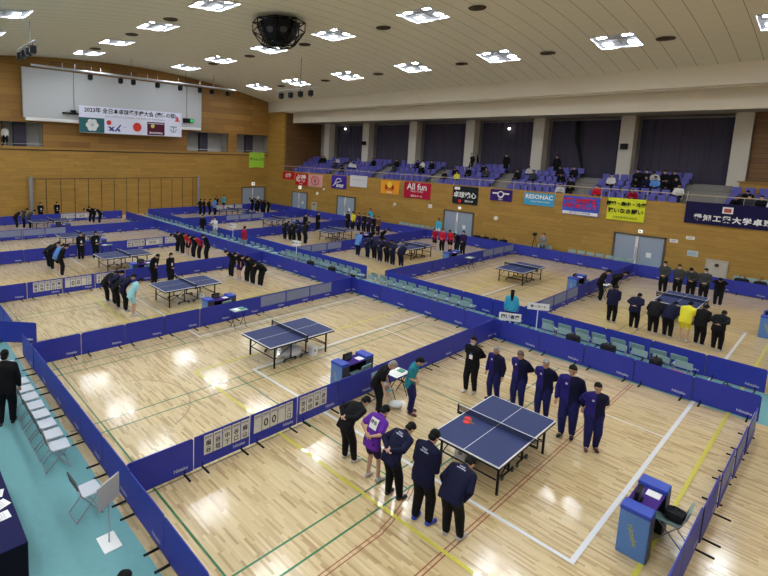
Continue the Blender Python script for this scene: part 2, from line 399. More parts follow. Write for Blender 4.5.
# stairs in the gallery
STAIRS = [(-32.8, -31.9), (-26.9, -25.9), (-20.6, -19.5), (-14.6, -13.4), (-8.9, -7.7), (-2.5, -.6)]
for i, (a, b_) in enumerate(STAIRS):
    mb = MB()
    for k in range(9): mb.box((a, 26.4 + k * .42, 3.9), (b_, 26.82 + k * .42, 4.0 + k * .185), M_CONC)
    struct('stairs_gallery', mb)

# ------------------------------------------------------------------ ceiling lights
def make_light():
    root = mk('ceiling_light', None); hx, hy, d = HX + .02, HY + .02, .30
    mb = MB()
    mb.box((-hx, -hy, d), (hx, hy, d + .03), M_TRAY)
    for s in (-1, 1):
        mb.box((s * hx - .02, -hy, -.06), (s * hx + .02, hy, d), M_TRAYS); mb.box((-hx, s * hy - .02, -.06), (hx, s * hy + .02, d), M_TRAYS)
    mb.obj('reflector', root)
    mb = MB(); mb.box((-.55, -.2, .16), (.55, .2, .2), M_TRAYP); mb.box((-.95, -.03, .1), (.95, .03, .16), M_TRAYP); mb.box((-.03, -.9, .1), (.03, .9, .16), M_TRAYP); mb.obj('centre_plate', root)
    lm = MB(); lm.box((-.23, -.18, .0), (.23, .18, .05), M_LAMPS); lm.quad([(-.22, -.17, -.003), (-.22, .17, -.003), (.22, .17, -.003), (.22, -.17, -.003)], M_LAMP); me = lm.mesh('lamp')
    for sx in (-1, 1):
        for sy in (-1, 1): mk('lamp', me, root, (sx * .60, sy * .56, .07))
    return root
LIGHT = make_light(); first = True
rown = {3.65: 'third row from the gallery side', 12.35: 'second row from the gallery side', 20.7: 'row nearest the gallery', -4.5: 'fourth row from the gallery side'}
for j, y in enumerate(LYS):
    for i, x in enumerate(LX):
        o = LIGHT if first else copy_tree(LIGHT); first = False
        o.location = (x, y, cz(y))
        o.rotation_euler = (math.atan(-.0124 * (y - 8)), 0, 0)
        tag(o, 'square ceiling light, %s, %s from the end wall' % (rown.get(y, ['', 'fifth row'][y > -15 and 1 or 0] or 'sixth row'), ORD[len(LX) - 1 - i]), 'ceiling light', 'recessed lights in the ceiling')
vent = MB(); vent.cyl((0, 0), .40, -.03, .02, M_VENT, 20, r1=.44); vent.cyl((0, 0), .2, -.06, -.03, M_VENT, 16); vme = vent.mesh('ceiling_vent')
for y, xs_, rn in ((21.25, (-2.9, -8.75, -14.5, -21.9, -28.0, -34.3), 'row nearest the gallery'), (12.95, (-2.9, -8.8, -14.7, -21.6, -28.1, -33.6), 'second row from the gallery'), (3.4, (-2.9, -9, -15.6, -22.6, -28.2, -35.2), 'third row from the gallery')):
    for i, x in enumerate(xs_):
        o = mk('ceiling_vent', vme, None, (x, y, cz(y) - .02)); tag(o, 'round dark brown ceiling vent, %s, %s counted from the right' % (rn, ORD[i]), 'vent', 'round ceiling vents')

# central loudspeaker cluster
t = thing('loudspeaker_cluster', 'large round black loudspeaker cluster in an open cage hung under the ceiling', 'speaker', (-18.1, 7.85, 13.42))
mb = MB(); n = 8; r1, r2 = 1.5, .95
for k in range(n):
    a, b_ = 2 * PI * k / n, 2 * PI * (k + 1) / n
    p = lambda r, a, z: (r * math.cos(a), r * math.sin(a), z)
    for q in ((p(r1, a, .5), p(r1, b_, .5)), (p(r2, a, -.75), p(r2, b_, -.75)), (p(r1, a, .0), p(r1, b_, .0)), (p(r1, a, .5), p(r1, a, .0)), (p(r1, a, .0), p(r2, a, -.75)), (p(r1, a, .0), p(r2, b_, -.75)), (p(r1, a, .5), (0, 0, .5)), (p(r2, a, -.75), (0, 0, -.75))):
        mb.tube(q, .035, M_BLACK, 5)
mb.obj('cage', t)
for k in range(8):
    a = 2 * PI * (k + .5) / n; mb = MB(); T = Matrix.Rotation(a, 4, 'Z') @ Matrix.Translation((.72, 0, .08)) @ Matrix.Rotation(R(25), 4, 'Y')
    mb.bbox((-.3, -.34, -.5), (.3, .34, .5), M_BLACK, .03, T); mb.cyl((0, 0), .2, 0, .03, M_DKGREY, 14, T=T @ Matrix.Translation((.30, 0, 0)) @ Matrix.Rotation(PI / 2, 4, 'Y')); mb.obj('speaker_box', t)
mb = MB()
for sx in (-1, 1): mb.tube([(sx * .6, 0, .4), (sx * .6, 0, .76)], .03, M_BLACK, 5)
mb.cyl((0, 0), .6, -.7, .3, M_BLACK, 14); mb.obj('hanger', t)

# lighting bars
def spot_mesh():
    mb = MB(); mb.tube([(0, 0, 0), (0, 0, -.2)], .02, M_BLACK, 5); mb.bbox((-.14, -.17, -.6), (.14, .17, -.2), M_BLACK, .03); mb.cyl((0, 0), .12, -.66, -.6, M_DKGREY, 12)
    return mb.mesh('spotlight')
SPOT = spot_mesh(); rodm = M_GREY
def light_bar(a, b_, nspots, label, hang, white=False, spots=None):
    a = Vector(a); b_ = Vector(b_); t = thing('lighting_bar', label, 'stage light', a)
    mb = MB(); mb.tube([(0, 0, 0), b_ - a], .05 if not white else .09, M_STEEL if white else rodm, 8); mb.obj('bar', t)
    for f in hang:
        p = (b_ - a) * f; mb = MB(); mb.tube([p, (p.x, p.y, cz((a + p).y) - a.z + .02)], .018, M_DKGREY, 5); mb.obj('hanger', t)
    if white:
        for f in (.12, .17, .24, .28, .42, .5, .55, .66, .78, .86):
            p = (b_ - a) * f; mb = MB(); mb.tube([p, p + Vector((0, 0, .45))], .025, M_WHITE, 5); mb.obj('clamp', t)
    for f in (spots or [(i + .5) / nspots for i in range(nspots)]):
        p = (b_ - a) * f; mk('spotlight', SPOT, t, tuple(p))
    return t
light_bar((-38.0, -.5, 12.6), (-38.0, 18.3, 12.6), 0, 'long lighting bar with black spotlights hung in front of the grey screen', (.22, .42, .7, .86), True, [.2, .235, .37, .43, .55, .67, .78, .85, .95][1:] )
light_bar((-29.6, -3.1, 12.2), (-25.6, -3.1, 12.2), 4, 'short lighting bar with four black spotlights at the upper left', (.75,))
light_bar((-27.5, 15.3, 11.5), (-22.8, 15.3, 11.5), 4, 'short lighting bar with four black spotlights over the gallery corner', (.62,))

# ------------------------------------------------------------------ end wall fittings
t = thing('projection_screen', 'wide pale grey rolled-down screen high on the end wall', 'screen', (0, 0, 0))
mb = MB(); mb.bbox((XL + .25, -.42, 8.75), (XL + .55, 16.35, 12.86), M_SCREEN, .03); mb.obj('panel', t)
mb = MB(); mb.bbox((XL + .3, -.25, 8.52), (XL + .7, 16.25, 8.78), M_WHITE, .03); mb.obj('bottom_rail', t)
mb = MB(); mb.tube([(XL + .62, 3.6, 9.4), (XL + .62, 3.6, 12.9)], .02, M_DKGREY, 5); mb.box((XL + .56, 2.6, 9.25), (XL + .8, 4.3, 9.4), M_BLACK); mb.box((XL + .5, 3.3, 9.4), (XL + .8, 3.7, 9.62), M_BLACK)
tag(mb.obj('hoist_box'), 'small black hoist box and cable at the left of the big event banner', 'box')
mb = MB(); mb.tube([(XL + .62, 14.6, 9.3), (XL + .62, 14.6, 12.9)], .02, M_DKGREY, 5); mb.box((XL + .56, 14.2, 9.25), (XL + .8, 15.3, 9.65), M_BLACK); mb.box((XL + .8, 14.9, 9.3), (XL + .82, 15.25, 9.6), M_SIGNG)
tag(mb.obj('hoist_box'), 'small black and green hoist box at the right of the big event banner', 'box')
# event banner
bx = XL + .95; y0, y1, z0, z1 = 3.88, 13.83, 7.74, 10.09
t = thing('event_banner', 'wide white event banner with japanese title and five emblems', 'banner', (bx, y0, z0))
mb = MB(); mb.box((0, 0, 0), (.03, y1 - y0, z1 - z0), mat('banner_white', (.70, .72, .88), .6)); mb.obj('cloth', t)
def tx(y, z, e=.035): return frame_T((e, y, z), (0, 1, 0), (0, 0, 1))
mb = MB(); mb.box((.03, .0, .02), (.034, 2.2, 1.32), mat('emblem_teal', (.03, .12, .14), .6))
for k in range(6):
    a = k * PI / 3; mb.cyl((0, 0), .24, 0, .01, M_WHITE, 12, T=tx(1.12 + .33 * math.cos(a), .68 + .33 * math.sin(a)))
mb.cyl((0, 0), .14, .01, .02, mat('emblem_grey', (.5, .55, .6), .6), 12, T=tx(1.12, .68))
mb.obj('flower_emblem', t)
mb = MB(); mb.cyl((0, 0), .22, 0, .01, M_RED, 20, T=tx(2.62, .98)); navy = mat('emblem_navy', (.02, .02, .25), .5)
for q in ([(2.55, .25), (2.8, .25), (3.15, .62), (2.95, .62)], [(2.5, .62), (2.75, .62), (3.2, .22), (2.95, .22)], [(3.1, .22), (3.3, .22), (3.8, .85), (3.65, .85)], [(3.45, .22), (3.68, .22), (3.6, .45), (3.42, .42)]):
    mb.quad([(.036, a, b_) for a, b_ in q], navy)
text_into(mb, 'JTTA', .16, navy, tx(4.1, .62)); mb.obj('association_emblem', t)
mb = MB(); mb.cyl((0, 0), .42, 0, .01, M_RED, 28, T=tx(5.3, .72)); mb.obj('red_disc', t)
mb = MB(); mb.box((.03, 6.3, .05), (.036, 8.1, 1.3), mat('emblem_maroon', (.09, .01, .03), .6)); mb.cyl((0, 0), .2, .012, .02, mat('emblem_gold', (.6, .5, .12), .5), 14, T=tx(6.85, .92))
text_into(mb, '愛知県卓球協会', .2, M_WHITE, tx(7.2, .25, .04), .004); mb.box((.036, 6.4, 1.12), (.04, 8.0, 1.2), M_LOGO); mb.obj('maroon_emblem', t)
mb = MB(); gr = mat('emblem_green', (.12, .25, .2), .5)
for a0, a1 in ((200, 340),):
    P = [(.04, 9.05 + .3 * math.cos(R(a)), .75 + .32 * math.sin(R(a))) for a in range(180, 361, 15)]; mb.tube(P, .04, gr, 5)
mb.tube([(.04, 8.7, .95), (.04, 9.4, .95)], .05, gr, 5); mb.tube([(.04, 9.05, .95), (.04, 9.05, .5)], .04, gr, 5); mb.obj('green_emblem', t)
mb = MB(); text_into(mb, '2023年 全日本卓球選手権大会 (団体の部)', .49, M_INK, tx(4.9, 1.98), .012); mb.obj('title', t)
mb = MB(); text_into(mb, '主催 公益財団法人日本卓球協会 共催 愛知県 主管 愛知県卓球協会', .2, M_GREY, tx(5.2, 1.52)); mb.obj('subtitle', t)
mb = MB(); mb.box((.03, 9.2, 1.5), (.036, 9.75, 1.62), M_RED); mb.box((.03, 9.35, 1.62), (.036, 9.6, 1.85), M_RED); mb.cyl((0, 0), .09, 0, .01, M_RED, 10, T=tx(9.45, 1.92)); mb.obj('red_mark', t)
# partition lines and posts on the end wall
for i in range(13):
    mb = MB(); y = 1.25 + i * 1.2
    if y < 16: mb.box((XL, y, .1), (XL + .025, y + .045, 3.55), M_VENT); struct('trim_%d' % (20 + i), mb)
mb = MB(); mb.box((XL, .1, 3.53), (XL + .03, 16.2, 3.58), M_VENT); struct('trim_40', mb)
for y, lb, w in ((0, 'grey steel post standing against the end wall at the left', .17), (16.2, 'grey steel post standing against the end wall near the middle', .12)):
    mb = MB(); mb.cyl((XL + .3, y), w, 0, 3.75, M_GREY, 14); mb.cyl((XL + .3, y), w * 1.6, 0, .06, M_GREY, 14); tag(mb.obj('post'), lb, 'post')

def banner(x0, x1, z0, z1, m, label, texts=(), y=None, cat='banner', decor=None, name='banner', wav=.05):
    """cloth hanging on the gallery front (plane facing -y)"""
    y = YS - .03 if y is None else y
    t = thing(name, label, cat, (x0, y, z0), 0, None); w, h = x1 - x0, z1 - z0
    mb = MB(); nx, nz = 14, 6; vs = []
    def dep(u, v): return -wav * (.5 + .5 * math.sin(u * 9 + v * 2)) * (1 - v) * .9 - .012
    for j in range(nz + 1):
        for i in range(nx + 1):
            u, v = i / nx, j / nz; vs.append((u * w, dep(u, v), v * h))
    fs = [(j * (nx + 1) + i, j * (nx + 1) + i + 1, (j + 1) * (nx + 1) + i + 1, (j + 1) * (nx + 1) + i) for j in range(nz) for i in range(nx)]
    mb.add(vs, fs, m, smooth=True); mb.add([(a, b_ + .006, c) for a, b_, c in vs], [f[::-1] for f in fs], m, smooth=True)
    mb.obj('cloth', t)
    def T(u, v): return frame_T((u * w, -wav - .03, v * h), (1, 0, 0), (0, 0, 1))
    for k, (s, size, u, v, tm, bold) in enumerate(texts):
        mb = MB(); text_into(mb, s, size, tm, T(u, v), bold); mb.obj('lettering', t)
    if decor: 
        mb = MB(); decor(mb, w, h, T); mb.obj('emblem', t)
    for s in (0, 1):
        mb = MB(); mb.tube([(s * w, -.01, h), (s * w, .1, h + .55)], .008, M_WHITE, 4); mb.obj('tie', t)
    return t
def cloth(n, c): return mat(n, c, .75)
c_red = cloth('red_cloth', (.50, .015, .015)); c_crim = cloth('crimson_cloth', (.42, .01, .04)); c_pink = cloth('pink_cloth', (.62, .33, .30)); c_vio = cloth('violet_cloth', (.04, .02, .28))
c_wht = cloth('white_cloth', (.6, .6, .64)); c_org = cloth('orange_cloth', (.75, .32, .03)); c_blk = cloth('black_cloth', (.012, .014, .02)); c_sky = cloth('sky_cloth', (.06, .33, .55)); c_cob = cloth('cobalt_cloth', (.05, .10, .55))
c_yel = cloth('yellow_cloth', (.62, .66, .03)); c_lime = cloth('lime_cloth', (.35, .62, .05)); c_nav = cloth('navy_banner_cloth', (.010, .008, .05)); c_pv = cloth('deep_purple_cloth', (.035, .012, .13))
t_y = cloth('gold_print', (.75, .6, .05)); t_r = cloth('red_print', (.65, .02, .03))
banner(-39.05, -36.95, 3.5, 4.35, c_red, 'long low red banner at the far left end of the gallery', [('必勝', .5, .5, .5, M_WHITE, .01)])
banner(-36.8, -34.75, 3.0, 4.3, c_red, 'red banner with white kanji beside the pink banner', [('必', .85, .3, .55, M_WHITE, .02), ('勝', .85, .7, .55, M_WHITE, .02), ('卓球部', .18, .5, .12, M_WHITE, .0)])
def ring(mb, w, h, T):
    for k in range(14): a = 2 * PI * k / 14; mb.cyl((0, 0), .1, 0, .01, mat('rose_print', (.55, .12, .14), .7), 8, T=T(.5 + .27 * math.cos(a), .5 + .33 * math.sin(a)))
    mb.cyl((0, 0), .2, 0, .012, bpy.data.materials['rose_print'], 12, T=T(.5, .5))
banner(-34.65, -32.4, 2.98, 4.3, c_pink, 'pale pink banner with a ring emblem', decor=ring)
def swoosh(mb, w, h, T):
    P = [(.25 * w, -.09, .35 * h), (.4 * w, -.09, .75 * h), (.6 * w, -.09, .78 * h), (.7 * w, -.09, .6 * h), (.4 * w, -.09, .45 * h)]; mb.tube(P, .05, M_WHITE, 5); mb.tube([(.15 * w, -.09, .2 * h), (.45 * w, -.09, .5 * h)], .04, M_WHITE, 5)
banner(-31.1, -29.0, 3.08, 4.4, c_vio, 'violet square banner with white brush drawing', [('卓球部', .36, .6, .2, M_WHITE, .01)], decor=swoosh)
banner(-28.5, -26.3, 3.45, 4.55, c_wht, 'plain white banner with one faint line of print', [('TABLE TENNIS CLUB', .17, .5, .62, M_GREY, .0)])
banner(-24.6, -22.5, 3.1, 4.32, c_org, 'small orange and yellow banner with red lettering', [('闘魂', .55, .5, .45, c_red, .01), ('卓球部', .2, .5, .12, M_WHITE, .0)], decor=lambda mb, w, h, T: mb.cyl((0, 0), .28, 0, .005, t_y, 18, T=T(.5, .7)))
banner(-21.95, -19.2, 2.97, 4.35, c_crim, 'crimson banner reading All fun in white', [('All fun', .78, .5, .72, M_WHITE, .012), ('TABLE TENNIS', .2, .5, .44, M_WHITE, .0), ('卓球スクール', .2, .5, .14, M_WHITE, .004)])
def bdeco(mb, w, h, T):
    mb.cyl((0, 0), .14, 0, .01, t_r, 14, T=T(.32, .17)); mb.box((.08 * w, -.1, .8 * h), (.3 * w, -.09, .96 * h), M_WHITE)
banner(-17.1, -14.9, 2.95, 4.35, c_blk, 'black banner with four white kanji', [('卓球魂心', .5, .5, .5, M_WHITE, .012), ('朝日大学', .18, .68, .17, M_WHITE, .004)], decor=bdeco)
def crest(mb, w, h, T):
    mb.cyl((0, 0), .26, 0, .01, M_WHITE, 14, T=T(.5, .58)); mb.cyl((0, 0), .17, .01, .015, c_pv, 14, T=T(.5, .6)); mb.box((.12 * w, -.09, .6 * h), (.88 * w, -.085, .74 * h), M_WHITE)
banner(-13.9, -12.2, 3.5, 4.35, c_pv, 'small purple banner with a white crest', [('1881', .2, .5, .15, M_WHITE, .0)], decor=crest)
banner(-11.3, -9.2, 3.45, 4.32, c_sky, 'sky blue banner reading RESONAC', [('RESONAC', .42, .5, .68, M_WHITE, .012), ('TABLE TENNIS TEAM', .14, .55, .3, M_WHITE, .0)])
def wstrip(mb, w, h, T): mb.box((.02 * w, -.075, .03 * h), (.98 * w, -.07, .19 * h), M_WHITE)
banner(-8.65, -6.4, 3.08, 4.33, c_cob, 'cobalt blue banner with two rows of red japanese letters', [('愛教大卓球部', .34, .5, .76, t_r, .02), ('必勝めざして', .34, .5, .46, t_r, .02), ('愛知県立大学附属', .16, .5, .11, c_nav, .0)], decor=wstrip)
banner(-5.95, -3.9, 3.05, 4.45, c_yel, 'bright yellow banner with black japanese letters', [('闘魂・集中・冷静', .27, .5, .74, M_INK, .01), ('強いなき闘い', .32, .5, .42, M_INK, .01), ('名電高等学校卓球部', .15, .5, .13, M_INK, .0)])
def badge(mb, w, h, T):
    mb.box((1.65, -.1, .72), (2.1, -.09, 1.08), M_WHITE); mb.box((1.72, -.105, .78), (2.03, -.1, 1.0), mat('stamp_red', (.45, .1, .08), .7))
banner(-1.95, 6.5, 3.35, 4.6, c_nav, 'very long navy banner with large white kanji at the right', [], decor=badge)
NB = bpy.data.objects[-1] if False else None
t = [o for o in C.objects if o.get('label', '').startswith('very long navy')][0]
mb = MB()
for i, ch in enumerate('愛知工業大学卓球部'): text_into(mb, ch, .37, M_WHITE, frame_T((.62 + i * .42, -.09, .36), (1, 0, 0), (0, 0, 1)), .014)
mb.obj('lettering', t)
# lime banner on the end wall
t = thing('banner', 'lime green banner with dark letters hanging on the end wall below a window', 'banner', (XL + .05, 22.95, 4.6))
mb = MB(); mb.quad([(0, 0, 0), (0.04, 1.0, .1), (.03, 2.1, -.02), (0, 2.2, 1.8), (0, 0, 1.8)], c_lime); mb.quad([(-.01, 0, 1.8), (-.01, 2.2, 1.8), (.01, 2.1, -.02), (.01, 1, .1), (-.01, 0, 0)], c_lime); mb.obj('cloth', t)
mb = MB(); text_into(mb, 'チャレンジ', .42, mat('dark_green_print', (.03, .14, .03), .7), frame_T((.07, 1.1, 1.0), (0, 1, 0), (0, 0, 1)), .008); mb.obj('lettering', t)

# doors, exit lamps, notices
def door(n, a, b_, h, wall='Y', dark=False):
    mb = MB(); w = b_ - a
    if wall == 'Y': T = frame_T((a, YS, 0), (1, 0, 0), (0, 0, 1))
    else: T = frame_T((XL, a, 0), (0, 1, 0), (0, 0, 1))
    # local x along wall, y up, z out of wall
    mb.box((-.1, 0, -.01), (0, h + .1, .09), M_DOORF, T); mb.box((w, 0, -.01), (w + .1, h + .1, .09), M_DOORF, T); mb.box((-.1, h, -.01), (w + .1, h + .1, .09), M_DOORF, T)
    d = struct('door_%d' % n, mb)
    for k in (0, 1):
        mb = MB(); x0 = k * w / 2 + .01; mb.bbox((x0, .02, .005), (x0 + w / 2 - .02, h - .01, .05), M_DOOR, .008, T); lf = mb.obj('leaf', d); lf['kind'] = 'structure'
        mb = MB(); xh = w / 2 - .12 if k == 0 else w / 2 + .06; mb.box((xh, .7, .05), (xh + .06, 1.5, .08), M_STEEL, T); o = mb.obj('door_handle', lf); o['kind'] = 'structure'
        mb = MB(); mb.box((w / 2 - .17, .03, .051), (w / 2 - .02, h - .03, .056), M_WHITE, T) if k == 0 else mb.box((w * .68, .95, .051), (w * .78, 1.25, .056), M_WHITE, T); o = mb.obj('panel', lf); o['kind'] = 'structure'
door(1, -5.3, -2.75, 2.2); door(2, -17.7, -15.2, 2.25); door(3, -30.1, -27.8, 2.3); door(4, -37.2, -34.8, 2.15); door(5, 22.1, 25.2, 2.3, 'X')
def wall_lamp(x, z, label, big=.12, wall='Y', y=None, m=M_SIGNW):
    mb = MB(); T = frame_T((x, YS, z), (1, 0, 0), (0, 0, 1)) if wall == 'Y' else frame_T((XL, y, z), (0, 1, 0), (0, 0, 1))
    mb.bbox((-big, -big * .9, 0), (big, big * .9, .08), m, .02, T); mb.cyl((0, 0), big * .5, .08, .1, M_GREY, 10, T=T); tag(mb.obj('exit_lamp'), label, 'exit lamp')
wall_lamp(-36.0, 2.75, 'small lit exit lamp above the leftmost door below the gallery', .2); wall_lamp(0, 2.75, 'small lit exit lamp above the door in the end wall', .2, 'X', 23.6)
wall_lamp(-16.4, 2.6, 'small lit exit lamp above the double door under the black banner', .11); wall_lamp(-4.0, 2.5, 'small lit exit lamp above the door below the yellow banner', .11)
def disc(x, z, label, r=.17):
    mb = MB(); T = frame_T((x, YS, z), (1, 0, 0), (0, 0, 1)); mb.cyl((0, 0), r, 0, .08, mat('cover_white', (.72, .68, .6), .5), 20, r1=r * .85, T=T); mb.cyl((0, 0), r * .5, .08, .1, bpy.data.materials['cover_white'], 16, T=T); tag(mb.obj('wall_cover'), label, 'wall fitting')
disc(-22.9, 2.2, 'round white wall cover between the orange and crimson banners'); disc(-33.2, 2.3, 'round white wall cover right of the leftmost door'); disc(-13.3, 2.15, 'round white wall cover below the small purple banner'); disc(-32.2, 2.85, 'upper round white wall cover below the pink banner', .14)
def notice(x0, x1, z0, z1, m, label, name='notice', cat='notice', y=YS, th=.02):
    mb = MB(); mb.bbox((x0, y - th, z0), (x1, y, z1), m, .006); 
    for k in range(3): mb.box((x0 + .05, y - th - .003, z0 + (z1 - z0) * (.25 + .22 * k)), (x1 - .07, y - th, z0 + (z1 - z0) * (.25 + .22 * k) + .02), M_GREY)
    tag(mb.obj(name), label, cat)
notice(-19.35, -19.0, 2.3, 2.6, M_WHITE, 'square white notice on the wood wall below the crimson banner'); notice(-2.5, -2.1, 2.08, 2.28, M_WHITE, 'small white notice just right of the rightmost door'); notice(-1.75, -1.35, 2.38, 2.56, M_WHITE, 'small white notice, highest of the three by the rightmost door')
notice(-1.6, -1.1, 1.42, 1.75, mat('notice_pale_blue', (.5, .62, .68), .6), 'pale blue notice low on the wall right of the rightmost door')
mb = MB(); mb.bbox((-.72, YS - .06, .012), (.28, YS - .003, 1.42), mat('hydrant_beige', (.42, .37, .30), .5), .02); mb.box((-.62, YS - .065, .12), (.18, YS - .058, 1.3), mat('hydrant_inset', (.48, .43, .35), .5))
mb.cyl((0, 0), .1, 0, .05, M_VENT, 14, T=frame_T((-.2, YS - .065, 1.12), (1, 0, 0), (0, 0, 1))); tag(mb.obj('hydrant_cabinet'), 'beige fire hydrant cabinet door set in the wood wall behind the far right court', 'cabinet')
mb = MB(); mb.bbox((-34.0, YS - .05, .012), (-33.2, YS - .003, 1.35), bpy.data.materials['hydrant_beige'], .02); mb.cyl((0, 0), .1, 0, .05, M_VENT, 14, T=frame_T((-33.6, YS - .05, 1.1), (1, 0, 0), (0, 0, 1))); tag(mb.obj('hydrant_cabinet'), 'beige fire hydrant cabinet door right of the leftmost door', 'cabinet')
# gallery spot bulbs and camera
for x, z, lb in ((-34.6, 9.4, 'small round lit bulb on the curtain of the first gallery bay'), (-10.6 + .5 - 5.4, 9.2, 'small round lit bulb on the curtain of the fourth gallery bay')):
    mb = MB(); mb.sph((x, 31.0, z), .11, mat('bulb', (1, 1, 1), .5, emit=(1, .95, .8), estr=6)); mb.tube([(x, 31.0, z + .1), (x, 31.0, 9.96)], .015, M_DKGREY, 5); tag(mb.obj('bulb'), lb, 'lamp')
for x, lb in ((-30.6, 'small black speaker fixed to the second gallery pillar'), (-6.6, 'small black speaker fixed to the sixth gallery pillar')):
    mb = MB(); mb.bbox((x - .2, 29.6, 7.6), (x + .2, 29.95, 8.0), M_BLACK, .04); mb.box((x - .03, 29.9, 7.75), (x + .03, 30.0, 7.85), M_GREY); tag(mb.obj('wall_speaker'), lb, 'speaker')

# ------------------------------------------------------------------ gallery seats (one mesh shared)
def seat_mesh():
    mb = MB(); mb.bbox((-.21, -.22, .0), (.21, .18, .06), M_SEAT, .02); mb.bbox((-.22, .14, .04), (.22, .22, .42), M_SEAT, .03); mb.box((-.03, -.05, -.3), (.03, .05, 0), M_DKGREY)
    return mb.mesh('gallery_chair')
SEATM = seat_mesh(); seat_mb_stuff = MB(); spots = []
secs = []; e = XG + .3
for a, b_ in STAIRS: secs.append((e, a - .1)); e = b_ + .1
secs.append((e, 3.6))
secn = ['block at the left end', 'second block from left end', 'block above the crimson banner', 'block above the black banner', 'block above the sky blue banner', 'block above the yellow banner', 'block above the navy banner']
rown2 = ['front row', 'second row', 'third row', 'fourth row', 'back row']
for r_, (y, z) in enumerate(ROWS):
    for si, (a, b_) in enumerate(secs):
        if si == 6 and r_ > 2: continue
        n = int((b_ - a) / .52); st = (b_ - a) / n
        for i in range(n):
            x = a + st * (i + .5)
            if r_ == 4 and any(abs(x - (p + .42)) < .75 for p in PX): continue
            if si == 6 and x > 2.6: continue
            spots.append((x, y, z, r_, si, i))
spots.sort(key=lambda s: (s[0] - 4.7) ** 2 + (s[1] + 10.2) ** 2)
for s in spots[:300]:
    o = mk('gallery_chair', SEATM, None, s[:3]); tag(o, 'blue gallery seat, %s, %s from left, %s' % (rown2[s[3]], ORD[s[5]], secn[s[4]]), 'chair', 'blue gallery seats')
if len(spots) > 300:
    mb = MB()
    for s in spots[300:]:
        T = Matrix.Translation(s[:3]); mb.add([v.co[:] for v in SEATM.vertices], [tuple(p.vertices) for p in SEATM.polygons], M_SEAT, T)
    tag(mb.obj('gallery_chairs'), 'remaining blue plastic gallery seats farthest away', 'chair', 'blue gallery seats', 'stuff')

# ------------------------------------------------------------------ fences
PL = 1.42
def logo_me():
    out = []
    for s in (1, -1):
        mb = MB(); text_into(mb, 'Nittaku', .105, M_LOGO, frame_T((s * .42, -s * .0135, .16), (s, 0, 0), (0, 0, 1)), .003); out.append(mb.mesh('logo'))
    return out
LOGO = logo_me()
def rounded_panel(mb, x0, x1, z0, z1, r, m, th=.02):
    P = []
    for cx, cz_, a0 in ((x1 - r, z1 - r, 0), (x0 + r, z1 - r, 90)):
        for k in range(5): a = R(a0 + 22.5 * k); P.append((cx + r * math.cos(a), cz_ + r * math.sin(a)))
    P += [(x0, z0), (x1, z0)]; n = len(P)
    vs = [(x, -th / 2, z) for x, z in P] + [(x, th / 2, z) for x, z in P]
    mb.add(vs, [tuple(range(n))[::-1], tuple(range(n, 2 * n))] + [(i, (i + 1) % n, n + (i + 1) % n, n + i) for i in range(n)], m)
mb = MB(); rounded_panel(mb, -.70, .70, .035, .74, .05, M_BLUE); P_ME = mb.mesh('panel')
mb = MB(); mb.tube([(-.7, 0, .03), (-.7, 0, .70)], .011, M_BLUED, 6); mb.tube([(.7, 0, .03), (.7, 0, .70)], .011, M_BLUED, 6); mb.tube([(-.7, 0, .03), (.7, 0, .03)], .012, M_BLUED, 6); F_ME = mb.mesh('frame')
mb = MB(); mb.bbox((-.02, -.27, .0), (.02, .05, .025), M_BLACK, .005); mb.box((-.012, -.012, .02), (.012, .012, .12), M_BLACK); FT_ME = mb.mesh('foot')
def make_fence():
    root = mk('fence_panel', None); mk('panel', P_ME, root); mk('frame', F_ME, root); [mk('logo', l_, root) for l_ in LOGO]
    for s in (-1, 1): mk('foot', FT_ME, root, (s * .5, 0, 0))
    return root
FENCE = make_fence(); fence_used = [False]
def fence(x, y, rz, label, group):
    o = FENCE if not fence_used[0] else copy_tree(FENCE); fence_used[0] = True
    o.location = (x, y, 0); o.rotation_euler = (0, 0, rz); tag(o, label, 'fence panel', group); return o
# score panels: blue frame with hanging number cards
KAN = ['横谷', '谷垣', '中本', '谷口', '横山', '池谷', '山本', '森田']
def make_score(cards, k):
    root = mk('score_board', None); mb = MB()
    mb.box((-.7, -.01, .035), (.7, .01, .25), M_BLUE); mb.box((-.7, -.01, .25), (-.67, .01, .73), M_BLUE); mb.box((.67, -.01, .25), (.7, .01, .73), M_BLUE); mb.box((-.7, -.01, .71), (.7, .01, .745), M_BLUE)
    mb.box((-.69, -.006, .25), (.69, .0, .72), M_BLUE); mb.box((-.66, .001, .27), (.66, .008, .70), M_CARDB)
    mb.obj('board', root); [mk('logo', l_, root) for l_ in LOGO]
    for s in (-1, 1): mk('foot', FT_ME, root, (s * .5, 0, 0))
    n = len(cards); w = .235; off = (-.49, -.62, -.66)[k]
    for i, s in enumerate(cards):
        if s is None: continue
        mb = MB(); x0 = off + i * w + .012; x1 = x0 + w - .024
        mb.box((x0, -.024, .27), (x1, -.012, .60), M_CARD); mb.box((x0, -.024, .615), (x1, -.012, .70), M_CARD); mb.box((x0 + .02, -.026, .64), (x1 - .02, -.024, .675), M_GREY)
        if s:
            if len(s) == 1: text_into(mb, s, .27, M_INK, frame_T(((x0 + x1) / 2, -.027, .435), (1, 0, 0), (0, 0, 1)), .004)
            else:
                for q, ch in enumerate(s): text_into(mb, ch, .135, M_INK, frame_T(((x0 + x1) / 2, -.027, .51 - .155 * q), (1, 0, 0), (0, 0, 1)), .003)
        mb.obj('card', root)
    return root
SCO = [make_score([KAN[0], KAN[1], '中下', KAN[3], KAN[4]], 0), make_score(['', '0', '0', '', '川口'], 1), make_score([KAN[5], '中田', KAN[6], KAN[7], None], 2)]
sco_used = [False] * 3
